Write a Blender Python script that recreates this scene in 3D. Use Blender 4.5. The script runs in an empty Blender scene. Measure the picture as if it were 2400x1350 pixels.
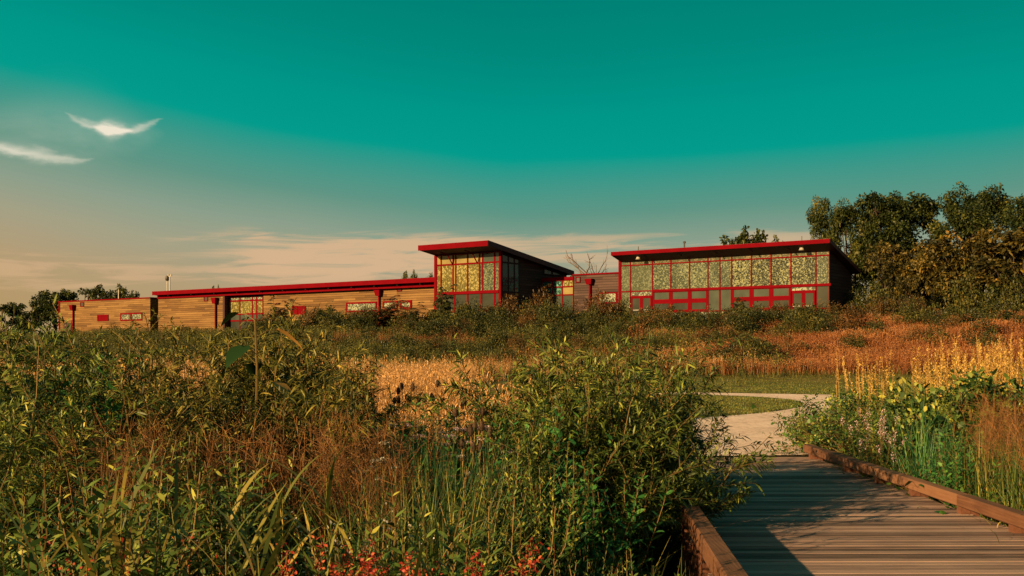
import bpy, math, random
import numpy as np
from mathutils import Vector
R = math.radians
scene = bpy.context.scene
COL = scene.collection
# ------------------------------------------------------------ camera
FPX, HZ, EYE = 2573.0, 820.0, 1.65          # focal length in photo pixels, horizon row, eye height over the deck
cam_d = bpy.data.cameras.new('camera'); cam = bpy.data.objects.new('camera', cam_d); COL.objects.link(cam)
cam_d.sensor_width = 36; cam_d.lens = 36*FPX/2400; cam_d.shift_y = (HZ-675)/2400
cam_d.clip_start = 0.05; cam_d.clip_end = 6000
cam.location = (0, 0, EYE); cam.rotation_euler = (R(90), 0, 0)
scene.camera = cam
# ------------------------------------------------------------ light
SUN_AZ, SUN_EL = R(48), R(15.5)              # azimuth measured from behind the camera towards its left
sun_dir = Vector((-math.sin(SUN_AZ)*math.cos(SUN_EL), -math.cos(SUN_AZ)*math.cos(SUN_EL), math.sin(SUN_EL)))
sd = bpy.data.lights.new('sun', 'SUN'); so = bpy.data.objects.new('sun', sd); COL.objects.link(so)
sd.energy = 5.0; sd.angle = R(0.5); sd.color = (1.0, 0.63, 0.28)
so.rotation_euler = sun_dir.to_track_quat('Z', 'Y').to_euler()
scene.view_settings.view_transform = 'Standard'; scene.view_settings.look = 'None'
scene.view_settings.exposure = 1.1; scene.view_settings.gamma = 1.0
scene.cycles.max_bounces = 5; scene.cycles.diffuse_bounces = 2; scene.cycles.glossy_bounces = 2
scene.cycles.transmission_bounces = 2; scene.cycles.transparent_max_bounces = 4

class NT:
    """tiny helper for writing node maths"""
    def __init__(s, tree): s.t = tree; s.n = tree.nodes; s.l = tree.links
    def put(s, sock, v):
        if isinstance(v, bpy.types.NodeSocket): s.l.new(v, sock)
        else: sock.default_value = v
    def m(s, op, a, b=0.0, c=0.0, clamp=False):
        n = s.n.new('ShaderNodeMath'); n.operation = op; n.use_clamp = clamp
        for i, v in enumerate((a, b, c)): s.put(n.inputs[i], v)
        return n.outputs[0]
    def ss(s, v, a, b):
        n = s.n.new('ShaderNodeMapRange'); n.interpolation_type = 'SMOOTHSTEP'
        s.put(n.inputs['Value'], v); n.inputs['From Min'].default_value = a; n.inputs['From Max'].default_value = b
        return n.outputs[0]
    def ramp(s, v, stops, interp='LINEAR'):
        n = s.n.new('ShaderNodeValToRGB'); cr = n.color_ramp; cr.interpolation = interp
        while len(cr.elements) < len(stops): cr.elements.new(0.5)
        for e, (p, c) in zip(cr.elements, stops): e.position = p; e.color = (*c, 1)
        s.put(n.inputs[0], v); return n.outputs[0]
    def mix(s, f, a, b, mode='MIX'):
        n = s.n.new('ShaderNodeMix'); n.data_type = 'RGBA'; n.blend_type = mode
        s.put(n.inputs['Factor'], f)
        for k, v in ((6, a), (7, b)):
            if isinstance(v, bpy.types.NodeSocket): s.l.new(v, n.inputs[k])
            else: n.inputs[k].default_value = (*v, 1)
        return n.outputs[2]
    def noise(s, vec, scale, detail=3, rough=0.5, dist=0.0):
        n = s.n.new('ShaderNodeTexNoise'); s.put(n.inputs['Vector'], vec)
        n.inputs['Scale'].default_value = scale; n.inputs['Detail'].default_value = detail
        n.inputs['Roughness'].default_value = rough; n.inputs['Distortion'].default_value = dist
        return n.outputs['Fac']
    def xyz(s, x, y, z):
        n = s.n.new('ShaderNodeCombineXYZ')
        for i, v in enumerate((x, y, z)): s.put(n.inputs[i], v)
        return n.outputs[0]
    def sep(s, v):
        n = s.n.new('ShaderNodeSeparateXYZ'); s.put(n.inputs[0], v); return n.outputs

# ------------------------------------------------------------ sky (world): toned gradient, clouds, Nishita on the sun's side
def build_world():
    w = bpy.data.worlds.new('World'); scene.world = w; w.use_nodes = True
    k = NT(w.node_tree); k.n.clear()
    tc = k.n.new('ShaderNodeTexCoord'); x, y, z = k.sep(tc.outputs['Generated'])
    DEG = 180/math.pi
    az = k.m('MULTIPLY', k.m('ARCTAN2', x, y), DEG)
    el = k.m('MULTIPLY', k.m('ARCSINE', z), DEG)
    left = k.m('MULTIPLY', k.m('MINIMUM', az, 0.0), -1.0)
    left = k.m('MINIMUM', left, 40.0)
    sh = k.m('MULTIPLY', k.m('POWER', left, 1.25), 0.060)
    right = k.m('MINIMUM', k.m('MAXIMUM', az, 0.0), 40.0)
    e = k.m('SUBTRACT', el, sh); e = k.m('SUBTRACT', e, k.m('MULTIPLY', right, 0.03))
    wob = k.noise(k.xyz(k.m('MULTIPLY', az, 0.05), k.m('MULTIPLY', el, 0.1), 0.0), 1.0, 2)
    e = k.m('ADD', e, k.m('MULTIPLY', k.m('SUBTRACT', wob, 0.5), 1.2))
    f = k.m('DIVIDE', k.m('ADD', e, 4.0), 44.0, clamp=True)
    def p(d): return (d+4)/44
    base = k.ramp(f, [(p(-1), (.46, .31, .14)), (p(1.5), (.45, .335, .185)), (p(3.5), (.37, .355, .235)), (p(5.2), (.26, .345, .255)),
                      (p(7), (.115, .30, .23)), (p(8.9), (.035, .315, .25)), (p(9.8), (.001, .33, .262)), (p(12), (.0, .305, .245)),
                      (p(15), (.0, .25, .20)), (p(19), (.0, .205, .165)), (p(40), (.0, .15, .125))])
    # low peach cloud banks
    d1 = k.noise(k.xyz(k.m('MULTIPLY', az, 0.17), k.m('MULTIPLY', k.m('ADD', el, k.m('MULTIPLY', az, -.03)), 1.9), 3.7), 1.0, 7, 0.6, 0.6)
    def bump(v, a, b, c, d): return k.m('MULTIPLY', k.ss(v, a, b), k.m('SUBTRACT', 1.0, k.ss(v, c, d)))
    bank = k.m('MULTIPLY', bump(az, -20, -12, -4, 2), bump(el, 2.2, 4.0, 5.6, 6.5))
    bank2 = k.m('MULTIPLY', bump(az, -5, 2, 14, 20), bump(el, 3.2, 4.6, 5.6, 6.5))
    bank3 = k.m('MULTIPLY', bump(az, -40, -30, -20, -15), bump(el, 2, 3.2, 4.2, 5))
    bk = k.m('ADD', bank, k.m('ADD', k.m('MULTIPLY', bank2, 0.8), k.m('MULTIPLY', bank3, 0.6)), clamp=True)
    den = k.ss(k.m('ADD', d1, k.m('MULTIPLY', bk, 0.24)), 0.55, 0.76)
    den = k.m('MULTIPLY', den, k.m('MULTIPLY', bk, 0.72))
    col = k.mix(den, base, (.78, .48, .27))
    # two thin bright wisps, upper left
    n2 = k.m('SUBTRACT', k.noise(k.xyz(k.m('MULTIPLY', az, 0.9), k.m('MULTIPLY', el, 2.2), 0.0), 1.0, 5), 0.5)
    def wisp(a0, e0, half, curve, tilt, thick, amp):
        u = k.m('DIVIDE', k.m('SUBTRACT', az, a0), half)
        cen = k.m('ADD', k.m('MULTIPLY', k.m('MULTIPLY', u, u), curve), k.m('MULTIPLY', u, tilt))
        v = k.m('SUBTRACT', k.m('SUBTRACT', el, e0), cen)
        v = k.m('ADD', v, k.m('MULTIPLY', n2, 0.6))
        fade = k.m('MAXIMUM', k.m('SUBTRACT', 1.0, k.m('MULTIPLY', u, u)), 0.0)
        th = k.m('ADD', k.m('MULTIPLY', fade, thick), 0.04)
        g = k.m('POWER', 2.718, k.m('MULTIPLY', k.m('POWER', k.m('ABSOLUTE', k.m('DIVIDE', v, th)), 2.0), -1.0))
        return k.m('MULTIPLY', k.m('MULTIPLY', g, k.m('POWER', fade, 0.7)), amp)
    ws = k.m('ADD', k.m('ADD', wisp(-19.9, 10.62, 2.3, 0.75, 0.04, 0.16, 0.55), wisp(-19.95, 10.66, 0.95, 0.12, 0.0, 0.28, 0.7), clamp=True), k.m('ADD', wisp(-23.4, 9.2, 2.6, 0.2, -0.2, 0.15, 0.55), wisp(-24.6, 9.5, 2.2, 0.1, -0.1, 0.2, 0.35)))
    ws = k.m('ADD', ws, k.m('MULTIPLY', wisp(-22, 10.6, 4.5, 0.0, 0.0, 1.3, 0.13), k.m('ADD', n2, 0.9)), clamp=True)
    col = k.mix(ws, col, (.86, .78, .62))
    grain = k.n.new('ShaderNodeBackground'); k.l.new(col, grain.inputs[0]); grain.inputs[1].default_value = 0.467
    sky = k.n.new('ShaderNodeTexSky'); sky.sky_type = 'NISHITA'; sky.sun_disc = False
    sky.sun_elevation = SUN_EL; sky.sun_rotation = math.atan2(sun_dir.x, sun_dir.y); sky.air_density = 1.4; sky.dust_density = 2.0
    nb = k.n.new('ShaderNodeBackground'); k.l.new(sky.outputs[0], nb.inputs[0]); nb.inputs[1].default_value = 0.022
    mx = k.n.new('ShaderNodeMixShader')
    k.l.new(k.ss(y, 0.15, -0.45), mx.inputs[0]); k.l.new(grain.outputs[0], mx.inputs[1]); k.l.new(nb.outputs[0], mx.inputs[2])
    out = k.n.new('ShaderNodeOutputWorld'); k.l.new(mx.outputs[0], out.inputs[0])
build_world()

# ------------------------------------------------------------ materials
def new_mat(name):
    m = bpy.data.materials.new(name); m.use_nodes = True
    k = NT(m.node_tree); b = k.n['Principled BSDF']; return m, k, b
def obj_co(k): return k.n.new('ShaderNodeTexCoord').outputs['Object']
def world_co(k): return k.n.new('ShaderNodeNewGeometry').outputs['Position']
def m_leaf(name, stops, rough=.5, trans=.14, spec=.25, patchy=0.0):
    m, k, b = new_mat(name)
    a = k.n.new('ShaderNodeAttribute'); a.attribute_name = 'rnd'
    oi = k.n.new('ShaderNodeObjectInfo')
    v = k.m('ADD', a.outputs['Fac'], k.m('MULTIPLY', k.m('SUBTRACT', oi.outputs['Random'], .5), .25), clamp=True)
    if patchy: v = k.m('ADD', v, k.m('MULTIPLY', k.m('SUBTRACT', k.noise(world_co(k), .22, 4, .6), .5), patchy), clamp=True)
    c = k.ramp(v, stops)
    k.l.new(c, b.inputs['Base Color']); b.inputs['Roughness'].default_value = rough; b.inputs['Specular IOR Level'].default_value = spec
    if trans:
        t = k.n.new('ShaderNodeBsdfTranslucent'); k.l.new(c, t.inputs[0])
        x = k.n.new('ShaderNodeMixShader'); x.inputs[0].default_value = trans
        k.l.new(b.outputs[0], x.inputs[1]); k.l.new(t.outputs[0], x.inputs[2])
        k.l.new(x.outputs[0], k.n['Material Output'].inputs[0])
    return m
def m_plain(name, col, rough=.5, metal=0.0, nscale=2.0, namt=.25, spec=.4):
    m, k, b = new_mat(name)
    n = k.noise(obj_co(k), nscale, 5)
    c = k.mix(n, tuple(v*(1-namt) for v in col), tuple(min(1, v*(1+namt)) for v in col))
    k.l.new(c, b.inputs['Base Color']); b.inputs['Roughness'].default_value = rough; b.inputs['Metallic'].default_value = metal
    b.inputs['Specular IOR Level'].default_value = spec
    return m
def m_siding(name, stops, bw=.28):
    m, k, b = new_mat(name)
    x, y, z = k.sep(obj_co(k)); a = k.m('ADD', x, y)
    row = k.m('FLOOR', k.m('DIVIDE', z, bw)); fr = k.m('FRACT', k.m('DIVIDE', z, bw))
    off = k.m('MULTIPLY', k.m('FRACT', k.m('MULTIPLY', row, .618)), 4.0)
    seg = k.m('FLOOR', k.m('DIVIDE', k.m('ADD', a, off), 3.6))
    wn = k.n.new('ShaderNodeTexWhiteNoise'); wn.noise_dimensions = '2D'; k.l.new(k.xyz(row, seg, 0.0), wn.inputs['Vector'])
    st = k.noise(k.xyz(k.m('MULTIPLY', a, .35), k.m('MULTIPLY', z, 6.0), row), 1.0, 6, .7)
    big = k.noise(k.xyz(k.m('MULTIPLY', a, .12), k.m('MULTIPLY', z, .9), 4.0), 1.0, 4, .6)
    v = k.m('ADD', k.m('MULTIPLY', wn.outputs[0], .24), k.m('ADD', k.m('MULTIPLY', st, .50), k.m('MULTIPLY', big, .42)), clamp=True)
    c = k.ramp(v, stops)
    gap = k.ss(fr, .20, .0)
    c = k.mix(gap, c, tuple(q*.25 for q in stops[0][1]))
    k.l.new(c, b.inputs['Base Color']); b.inputs['Roughness'].default_value = .75; b.inputs['Specular IOR Level'].default_value = .2
    bp = k.n.new('ShaderNodeBump'); bp.inputs['Strength'].default_value = .6; bp.inputs['Distance'].default_value = .03
    k.l.new(k.m('SUBTRACT', fr, gap), bp.inputs['Height']); k.l.new(bp.outputs[0], b.inputs['Normal'])
    return m
def m_glass(name, frit=0.0, base=(.03, .035, .028), fcol=(.62, .66, .30), scale=2.3, rough=.06, spec=.28):
    """dark reflecting glass; frit > 0 prints a pale leaf pattern on it"""
    m, k, b = new_mat(name)
    b.inputs['Specular IOR Level'].default_value = spec
    if frit:
        x, y, z = k.sep(obj_co(k))
        oi = k.n.new('ShaderNodeObjectInfo'); p2 = k.xyz(x, k.m('ADD', y, k.m('MULTIPLY', oi.outputs['Random'], 60.0)), z)
        wb = k.n.new('ShaderNodeTexNoise'); k.l.new(p2, wb.inputs['Vector']); wb.inputs['Scale'].default_value = scale*1.1
        mx = k.n.new('ShaderNodeVectorMath'); mx.operation = 'MULTIPLY_ADD'
        k.l.new(wb.outputs['Color'], mx.inputs[0]); mx.inputs[1].default_value = (.5, .5, .5); k.l.new(p2, mx.inputs[2])
        vo = k.n.new('ShaderNodeTexVoronoi'); k.l.new(mx.outputs[0], vo.inputs['Vector']); vo.inputs['Scale'].default_value = scale
        vo2 = k.n.new('ShaderNodeTexVoronoi'); k.l.new(mx.outputs[0], vo2.inputs['Vector']); vo2.inputs['Scale'].default_value = scale*2.1
        big = k.noise(p2, .45, 3)
        d = k.m('MINIMUM', vo.outputs['Distance'], k.m('MULTIPLY', vo2.outputs['Distance'], 1.25))
        d = k.m('SUBTRACT', d, k.m('MULTIPLY', k.m('SUBTRACT', big, .5), .42))
        fr = k.m('SUBTRACT', 1.0, k.ss(d, frit-.05, frit+.06))
        tone = k.noise(p2, .9, 2)
        k.l.new(k.mix(fr, base, k.mix(tone, tuple(q*.7 for q in fcol), fcol)), b.inputs['Base Color'])
        k.l.new(k.m('ADD', k.m('MULTIPLY', fr, .5), rough), b.inputs['Roughness'])
    else:
        n = k.noise(obj_co(k), .8, 3)
        k.l.new(k.mix(n, tuple(q*.5 for q in base), tuple(q*1.5 for q in base)), b.inputs['Base Color'])
        b.inputs['Roughness'].default_value = rough
    return m
def m_timber(name, a, c2, along='Y', freq=26):
    m, k, b = new_mat(name)
    x, y, z = k.sep(obj_co(k))
    v = {'Y': k.xyz(k.m('MULTIPLY', x, freq), k.m('MULTIPLY', y, 1.6), k.m('MULTIPLY', z, freq)),
         'X': k.xyz(k.m('MULTIPLY', x, 1.6), k.m('MULTIPLY', y, freq), k.m('MULTIPLY', z, freq))}[along]
    g = k.noise(v, 1.0, 6, .65, .4); big = k.noise(obj_co(k), 1.7, 4, .6)
    at = k.n.new('ShaderNodeAttribute'); at.attribute_name = 'rnd'
    t = k.m('ADD', k.m('MULTIPLY', g, .75), k.m('ADD', k.m('MULTIPLY', big, .4), k.m('MULTIPLY', k.m('SUBTRACT', at.outputs['Fac'], .5), .62)))
    c = k.ramp(t, [(.22, tuple(q*.35 for q in a)), (.48, a), (.85, c2)])
    k.l.new(c, b.inputs['Base Color']); b.inputs['Roughness'].default_value = .8; b.inputs['Specular IOR Level'].default_value = .25
    bp = k.n.new('ShaderNodeBump'); bp.inputs['Strength'].default_value = .7; bp.inputs['Distance'].default_value = .008
    k.l.new(g, bp.inputs['Height']); k.l.new(bp.outputs[0], b.inputs['Normal'])
    return m
def m_ground(name, stops, scale, bump=.0, rough=.95):
    m, k, b = new_mat(name)
    p = world_co(k)
    n = k.m('ADD', k.m('MULTIPLY', k.noise(p, scale, 6, .65), .65), k.m('MULTIPLY', k.noise(p, scale*.12, 3), .35))
    k.l.new(k.ramp(n, stops), b.inputs['Base Color']); b.inputs['Roughness'].default_value = rough; b.inputs['Specular IOR Level'].default_value = .1
    if bump:
        bp = k.n.new('ShaderNodeBump'); bp.inputs['Strength'].default_value = 1; bp.inputs['Distance'].default_value = bump
        k.l.new(n, bp.inputs['Height']); k.l.new(bp.outputs[0], b.inputs['Normal'])
    return m
M = dict(
    soil=m_ground('soil', [(.3, (.012, .010, .005)), (.6, (.035, .030, .012)), (.8, (.06, .045, .018))], 3.0, .03),
    gravel=m_ground('gravel', [(.34, (.40, .29, .235)), (.48, (.70, .53, .445)), (.68, (.90, .74, .64))], 7.0, .03),
    turf=m_ground('turf', [(.3, (.05, .05, .014)), (.5, (.11, .09, .024)), (.75, (.20, .14, .038))], 1.2, .03),
    turf_dark=m_ground('island turf', [(.3, (.03, .045, .012)), (.7, (.06, .08, .02))], 3.0, .03),
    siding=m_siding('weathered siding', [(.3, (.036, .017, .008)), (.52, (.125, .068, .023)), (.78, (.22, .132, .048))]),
    siding_shade=m_siding('shaded siding', [(.25, (.018, .012, .011)), (.5, (.046, .029, .026)), (.75, (.085, .053, .045))]),  # same siding with the shade of the turned walls put into its colour
    red=m_plain('red paint', (.112, .001, .004), .8, 0, 1.0, .3, .04), rake=m_plain('red rake board', (.085, .005, .009), .6, 0, 1.0, .3), red_dark=m_plain('red soffit', (.028, .004, .006), .7, 0, 1.0, .3),  # the darkest red has the shade under the eaves put into it
    roofm=m_plain('roof sheet', (.16, .10, .09), .5, 0, 1.0, .2),
    frit=m_glass('printed glass', .37, (.028, .040, .030), (.165, .20, .105), 5.6), frit_dark=m_glass('darkened printed glass', .37, (.010, .015, .012), (.20, .225, .105), 5.4), frit_pale=m_glass('pale printed glass', .38, (.045, .058, .036), (.10, .125, .07), 4.6),  # dark and pale bases hold room darkness and sky reflection as colour
    frit_yellow=m_glass('yellow printed glass', .38, (.075, .068, .02), (.25, .225, .07), 3.4),
    frit_top=m_glass('upper printed glass', .36, (.05, .058, .032), (.155, .135, .07), 4.6), frit_teal=m_glass('teal printed glass', .36, (.015, .05, .045), (.08, .25, .19), 3),
    frit_white=m_glass('white printed glass', .42, (.05, .06, .05), (.26, .29, .20), 4),
    glass=m_glass('dark glass'), glass_olive_refl=m_glass('olive reflection glass', 0, (.042, .056, .046)), glass_warm_refl=m_glass('warm reflection glass', 0, (.20, .165, .065)),  # olive and warm tones put reflections into the opaque panes' base colour
    steel=m_plain('brushed steel', (.22, .22, .21), .5, .4), lampwhite=m_plain('lamp shade', (.36, .34, .30), .5), dark=m_plain('dark metal', (.03, .028, .025), .5),
    deck=m_timber('deck boards', (.17, .112, .095), (.34, .235, .195), 'X', 70),
    rail=m_timber('rail timber', (.10, .044, .024), (.19, .095, .052), 'Y', 30), post=m_timber('post timber', (.10, .04, .022), (.17, .075, .045), 'Y', 22),
    bark=m_plain('bark', (.055, .04, .028), .9, 0, 6, .5, .1), deadwood=m_plain('dead wood', (.12, .09, .07), .9, 0, 6, .4, .1),
    stem=m_leaf('stem', [(0, (.05, .04, .012)), (1, (.16, .10, .03))], .7, 0), stem_red=m_leaf('red stem', [(0, (.14, .03, .012)), (1, (.28, .09, .03))], .7, 0),
    stem_dry=m_leaf('dry stem', [(0, (.20, .11, .04)), (1, (.40, .24, .09))], .8, 0),
    willow=m_leaf('willow leaf', [(0, (.008, .016, .004)), (.3, (.034, .060, .010)), (.55, (.120, .165, .026)), (.85, (.36, .36, .06)), (1, (.58, .46, .10))]),  # near-black to bright ramp puts shadow and lit edges into the leaf colour
    willow_rust=m_leaf('rusty willow leaf', [(0, (.011, .015, .003)), (.3, (.045, .054, .009)), (.55, (.150, .150, .025)), (.85, (.42, .31, .06)), (1, (.62, .38, .09))]),
    forb=m_leaf('forb leaf', [(0, (.006, .020, .005)), (.35, (.032, .072, .014)), (.6, (.105, .165, .030)), (.9, (.35, .34, .06)), (1, (.5, .42, .09))]),  # dark shadow and lit edges put into these leaf tones too
    lush=m_leaf('lush leaf', [(0, (.006, .036, .010)), (.45, (.028, .125, .028)), (.8, (.10, .24, .045)), (1, (.28, .36, .07))]),
    vine=m_leaf('vine leaf', [(0, (.02, .065, .010)), (.5, (.05, .13, .018)), (1, (.11, .19, .025))], .4, .3, .4),
    bigleaf=m_leaf('broad leaf', [(0, (.010, .030, .006)), (1, (.026, .055, .012))], .6, .1, .15), bigleaf_dry=m_leaf('withering broad leaf', [(0, (.28, .13, .03)), (1, (.45, .27, .06))], .6, .2),
    reed=m_leaf('reed blade', [(0, (.06, .085, .015)), (.6, (.20, .20, .04)), (1, (.46, .32, .08))], .45, .25, .35),
    grass_green=m_leaf('green grass', [(0, (.010, .030, .007)), (.5, (.070, .125, .024)), (1, (.34, .30, .07))], .5, .25),
    grass_teal=m_leaf('blue green grass', [(0, (.008, .045, .020)), (.6, (.030, .125, .040)), (1, (.11, .22, .06))], .45, .2, .35),
    grass_dry=m_leaf('dry grass', [(0, (.10, .05, .016)), (.5, (.38, .20, .07)), (1, (.72, .44, .19))], .6, .3, patchy=.8),
    grass_red=m_leaf('red grass', [(0, (.055, .022, .010)), (.3, (.15, .048, .018)), (.6, (.27, .095, .032)), (1, (.44, .21, .08))], .6, .3, patchy=1.3),
    goldenrod=m_leaf('goldenrod leaf', [(0, (.020, .026, .007)), (.5, (.060, .072, .016)), (1, (.17, .16, .035))], .6, .2, patchy=.7),
    panicle=m_leaf('rust panicle', [(0, (.08, .04, .015)), (1, (.36, .17, .06))], .6, .3),
    gold=m_leaf('golden seed head', [(0, (.22, .11, .02)), (.5, (.48, .30, .06)), (1, (.72, .52, .14))], .6, .2),
    redflower=m_leaf('red flower', [(0, (.16, .014, .010)), (.6, (.36, .045, .022)), (1, (.55, .15, .06))], .5, .3),
    pinkflower=m_leaf('pink flower', [(0, (.50, .30, .36)), (.6, (.70, .50, .54)), (1, (.85, .68, .68))], .5, .3),
    whiteflower=m_leaf('white flower', [(0, (.35, .32, .25)), (1, (.66, .62, .50))], .5, .3),
    teasel=m_leaf('teasel head', [(0, (.02, .012, .008)), (1, (.07, .04, .02))], .8, 0),
    tree=m_leaf('tree leaf', [(0, (.008, .015, .004)), (.45, (.030, .045, .009)), (.8, (.105, .11, .018)), (1, (.24, .20, .032))]),
    tree_brown=m_leaf('browning tree leaf', [(0, (.012, .013, .004)), (.45, (.055, .048, .010)), (.75, (.17, .12, .022)), (1, (.38, .22, .05))]),
    shrub=m_leaf('shrub leaf', [(0, (.010, .016, .005)), (.5, (.040, .048, .011)), (.85, (.115, .11, .022)), (1, (.22, .16, .035))]),
    shrub_brown=m_leaf('bronze shrub leaf', [(0, (.024, .014, .005)), (.5, (.085, .048, .014)), (.85, (.18, .10, .03)), (1, (.32, .17, .05))]),
    sumac=m_leaf('sumac leaf', [(0, (.02, .022, .006)), (.5, (.06, .045, .012)), (.8, (.18, .05, .02)), (1, (.34, .08, .03))]),
)
# ------------------------------------------------------------ geometry helpers
class Geo:
    def __init__(s): s.V, s.T, s.Rn, s.n = [], [], [], 0
    def add(s, V, T, r):
        V = np.asarray(V, float).reshape(-1, 3); T = np.asarray(T, int).reshape(-1, 3)
        s.V.append(V); s.T.append(T+s.n); s.Rn.append(np.broadcast_to(np.asarray(r, float), (len(V),)).copy()); s.n += len(V)
        return s
    def arrays(s): return np.concatenate(s.V), np.concatenate(s.T), np.concatenate(s.Rn)
    def mesh(s, name, mat, smooth=False):
        V, T, r = s.arrays(); return to_mesh(name, V, T, r, mat, smooth)
def to_mesh(name, V, T, r, mat, smooth=False):
    me = bpy.data.meshes.new(name)
    me.vertices.add(len(V)); me.vertices.foreach_set('co', np.ascontiguousarray(V, dtype=np.float32).ravel())
    me.loops.add(T.size); me.loops.foreach_set('vertex_index', np.ascontiguousarray(T, dtype=np.int32).ravel())
    me.polygons.add(len(T)); me.polygons.foreach_set('loop_start', np.arange(0, T.size, 3, dtype=np.int32))
    me.polygons.foreach_set('use_smooth', np.full(len(T), bool(smooth)))
    a = me.attributes.new('rnd', 'FLOAT', 'POINT'); a.data.foreach_set('value', np.ascontiguousarray(r, dtype=np.float32))
    me.update(calc_edges=True); me.materials.append(M[mat] if isinstance(mat, str) else mat)
    return me
def nrm(v): return v/np.maximum(np.linalg.norm(v, axis=-1, keepdims=True), 1e-9)
def leaves(g, P, D, L, W, curl, rng, r=None, up=None, wide=.35):
    """leaf-shaped blades: base P, direction D; six vertices each"""
    n = len(P); D = nrm(D); L = np.broadcast_to(L, n)[:, None]; W = np.broadcast_to(W, n)[:, None]; curl = np.broadcast_to(curl, n)[:, None]
    U = rng.normal(0, .45, (n, 3)) + (np.array([0, 0, 1.]) if up is None else up)
    S = nrm(np.cross(D, U)); N = np.cross(S, D); Z = np.array([0, 0, -1.])
    a = P + D*L*wide + Z*curl*L*.12; b = P + D*L*.72 + Z*curl*L*.5
    V = np.stack([P, a-S*W*.5+N*W*.12, a+S*W*.5+N*W*.12, b-S*W*.36+N*W*.06, b+S*W*.36+N*W*.06, P+D*L*.97+Z*curl*L], 1)
    T = (np.array([[0, 2, 1], [1, 2, 4], [1, 4, 3], [3, 4, 5]])[None] + (np.arange(n)*6)[:, None, None])
    r = rng.random(n) if r is None else np.broadcast_to(r, n)
    g.add(V.reshape(-1, 3), T.reshape(-1, 3), np.repeat(r, 6))
def tubes(g, C, r, rnd=.5, sides=3):
    """C (n,k,3) centre lines, r (n,k) radii"""
    C = np.asarray(C, float); n, k, _ = C.shape; r = np.broadcast_to(r, (n, k))
    D = nrm(np.gradient(C, axis=1)); ref = np.where(np.abs(D[..., 2:3]) > .9, np.array([1., 0, 0]), np.array([0, 0, 1.]))
    A = nrm(np.cross(D, ref)); B = np.cross(D, A)
    th = np.arange(sides)*2*math.pi/sides
    V = C[:, :, None] + r[..., None, None]*(A[:, :, None]*np.cos(th)[:, None] + B[:, :, None]*np.sin(th)[:, None])
    i = np.arange(k-1)[:, None]*sides; j = np.arange(sides); j2 = (j+1) % sides
    q = np.stack([np.stack([i+j, i+j2, i+sides+j2], -1), np.stack([i+j, i+sides+j2, i+sides+j], -1)], 2).reshape(-1, 3)
    T = q[None] + (np.arange(n)*k*sides)[:, None, None]
    g.add(V.reshape(-1, 3), T.reshape(-1, 3), np.repeat(np.broadcast_to(rnd, n), k*sides))
def blades(g, P, az, L, W, lean, bend, rng, r=None, k=5):
    """arching ribbon blades; lean = start angle off vertical, bend = further angle by the tip"""
    n = len(P); t = np.linspace(0, 1, k); ang = lean[:, None] + bend[:, None]*t[None]**1.3
    step = (L/(k-1))[:, None]
    hx = np.cumsum(np.concatenate([np.zeros((n, 1)), np.sin((ang[:, 1:]+ang[:, :-1])/2)*step], 1), 1)
    hz = np.cumsum(np.concatenate([np.zeros((n, 1)), np.cos((ang[:, 1:]+ang[:, :-1])/2)*step], 1), 1)
    ca, sa = np.cos(az)[:, None], np.sin(az)[:, None]
    C = np.stack([hx*ca, hx*sa, hz], -1) + P[:, None]
    tw = az+math.pi/2+rng.normal(0, .5, n); S = np.stack([np.cos(tw), np.sin(tw), np.zeros(n)], -1)
    wp = np.interp(t, [0, .25, .7, 1], [.6, 1, .75, .05])
    off = S[:, None]*(np.broadcast_to(W, n)[:, None]*wp[None]*.5)[..., None]
    V = np.stack([C-off, C+off], 2).reshape(n, -1, 3)
    i = np.arange(k-1)*2
    q = np.stack([np.stack([i, i+1, i+3], -1), np.stack([i, i+3, i+2], -1)], 1).reshape(-1, 3)
    T = q[None] + (np.arange(n)*2*k)[:, None, None]
    if r is None: r = rng.random(n)
    g.add(V.reshape(-1, 3), T.reshape(-1, 3), np.repeat(r, 2*k))
    return C
def along(C, t):
    """points and directions on polylines C (n,k,3) at parameter t (n,m)"""
    k = C.shape[1]; f = np.clip(t*(k-1), 0, k-1.001); i = f.astype(int); u = (f-i)[..., None]
    n = np.arange(C.shape[0])[:, None]
    a, b = C[n, i], C[n, i+1]
    return a+(b-a)*u, nrm(b-a)
def arcs(P, D0, L, droop, rng, k=6, wig=.04):
    """curved centre lines from P going D0, sagging by droop"""
    n = len(P); t = np.linspace(0, 1, k)[None, :, None]; L = np.broadcast_to(L, n)[:, None, None]
    C = P[:, None]+D0[:, None]*L*t + np.array([0, 0, -1.])*np.broadcast_to(droop, n)[:, None, None]*L*t**2
    return C + rng.normal(0, 1, (n, k, 3))*wig*L*t*.5
# ------------------------------------------------------------ scene-object helpers
def tag(o, label=None, cat=None, group=None, kind=None):
    for key, v in (('label', label), ('category', cat), ('group', group), ('kind', kind)):
        if v: o[key] = v
    return o
def link(name, me, parent=None, label=None, cat=None, group=None, kind=None):
    o = bpy.data.objects.new(name, me); COL.objects.link(o)
    if parent: o.parent = parent
    return tag(o, label, cat, group, kind)
def empty(name, loc, rz=0.0, sc=1.0, label=None, cat=None, group=None):
    o = bpy.data.objects.new(name, None); COL.objects.link(o); o.empty_display_size = .2
    o.location = loc; o.rotation_euler = (0, 0, rz); o.scale = (sc,)*3 if not hasattr(sc, '__len__') else sc
    return tag(o, label, cat, group)
CUBE_T = np.array([[0, 2, 1], [0, 3, 2], [4, 5, 6], [4, 6, 7], [0, 1, 5], [0, 5, 4], [1, 2, 6], [1, 6, 5], [2, 3, 7], [2, 7, 6], [3, 0, 4], [3, 4, 7]])
def hexa(g, v8, r=.5): g.add(v8, CUBE_T, r)
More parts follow.
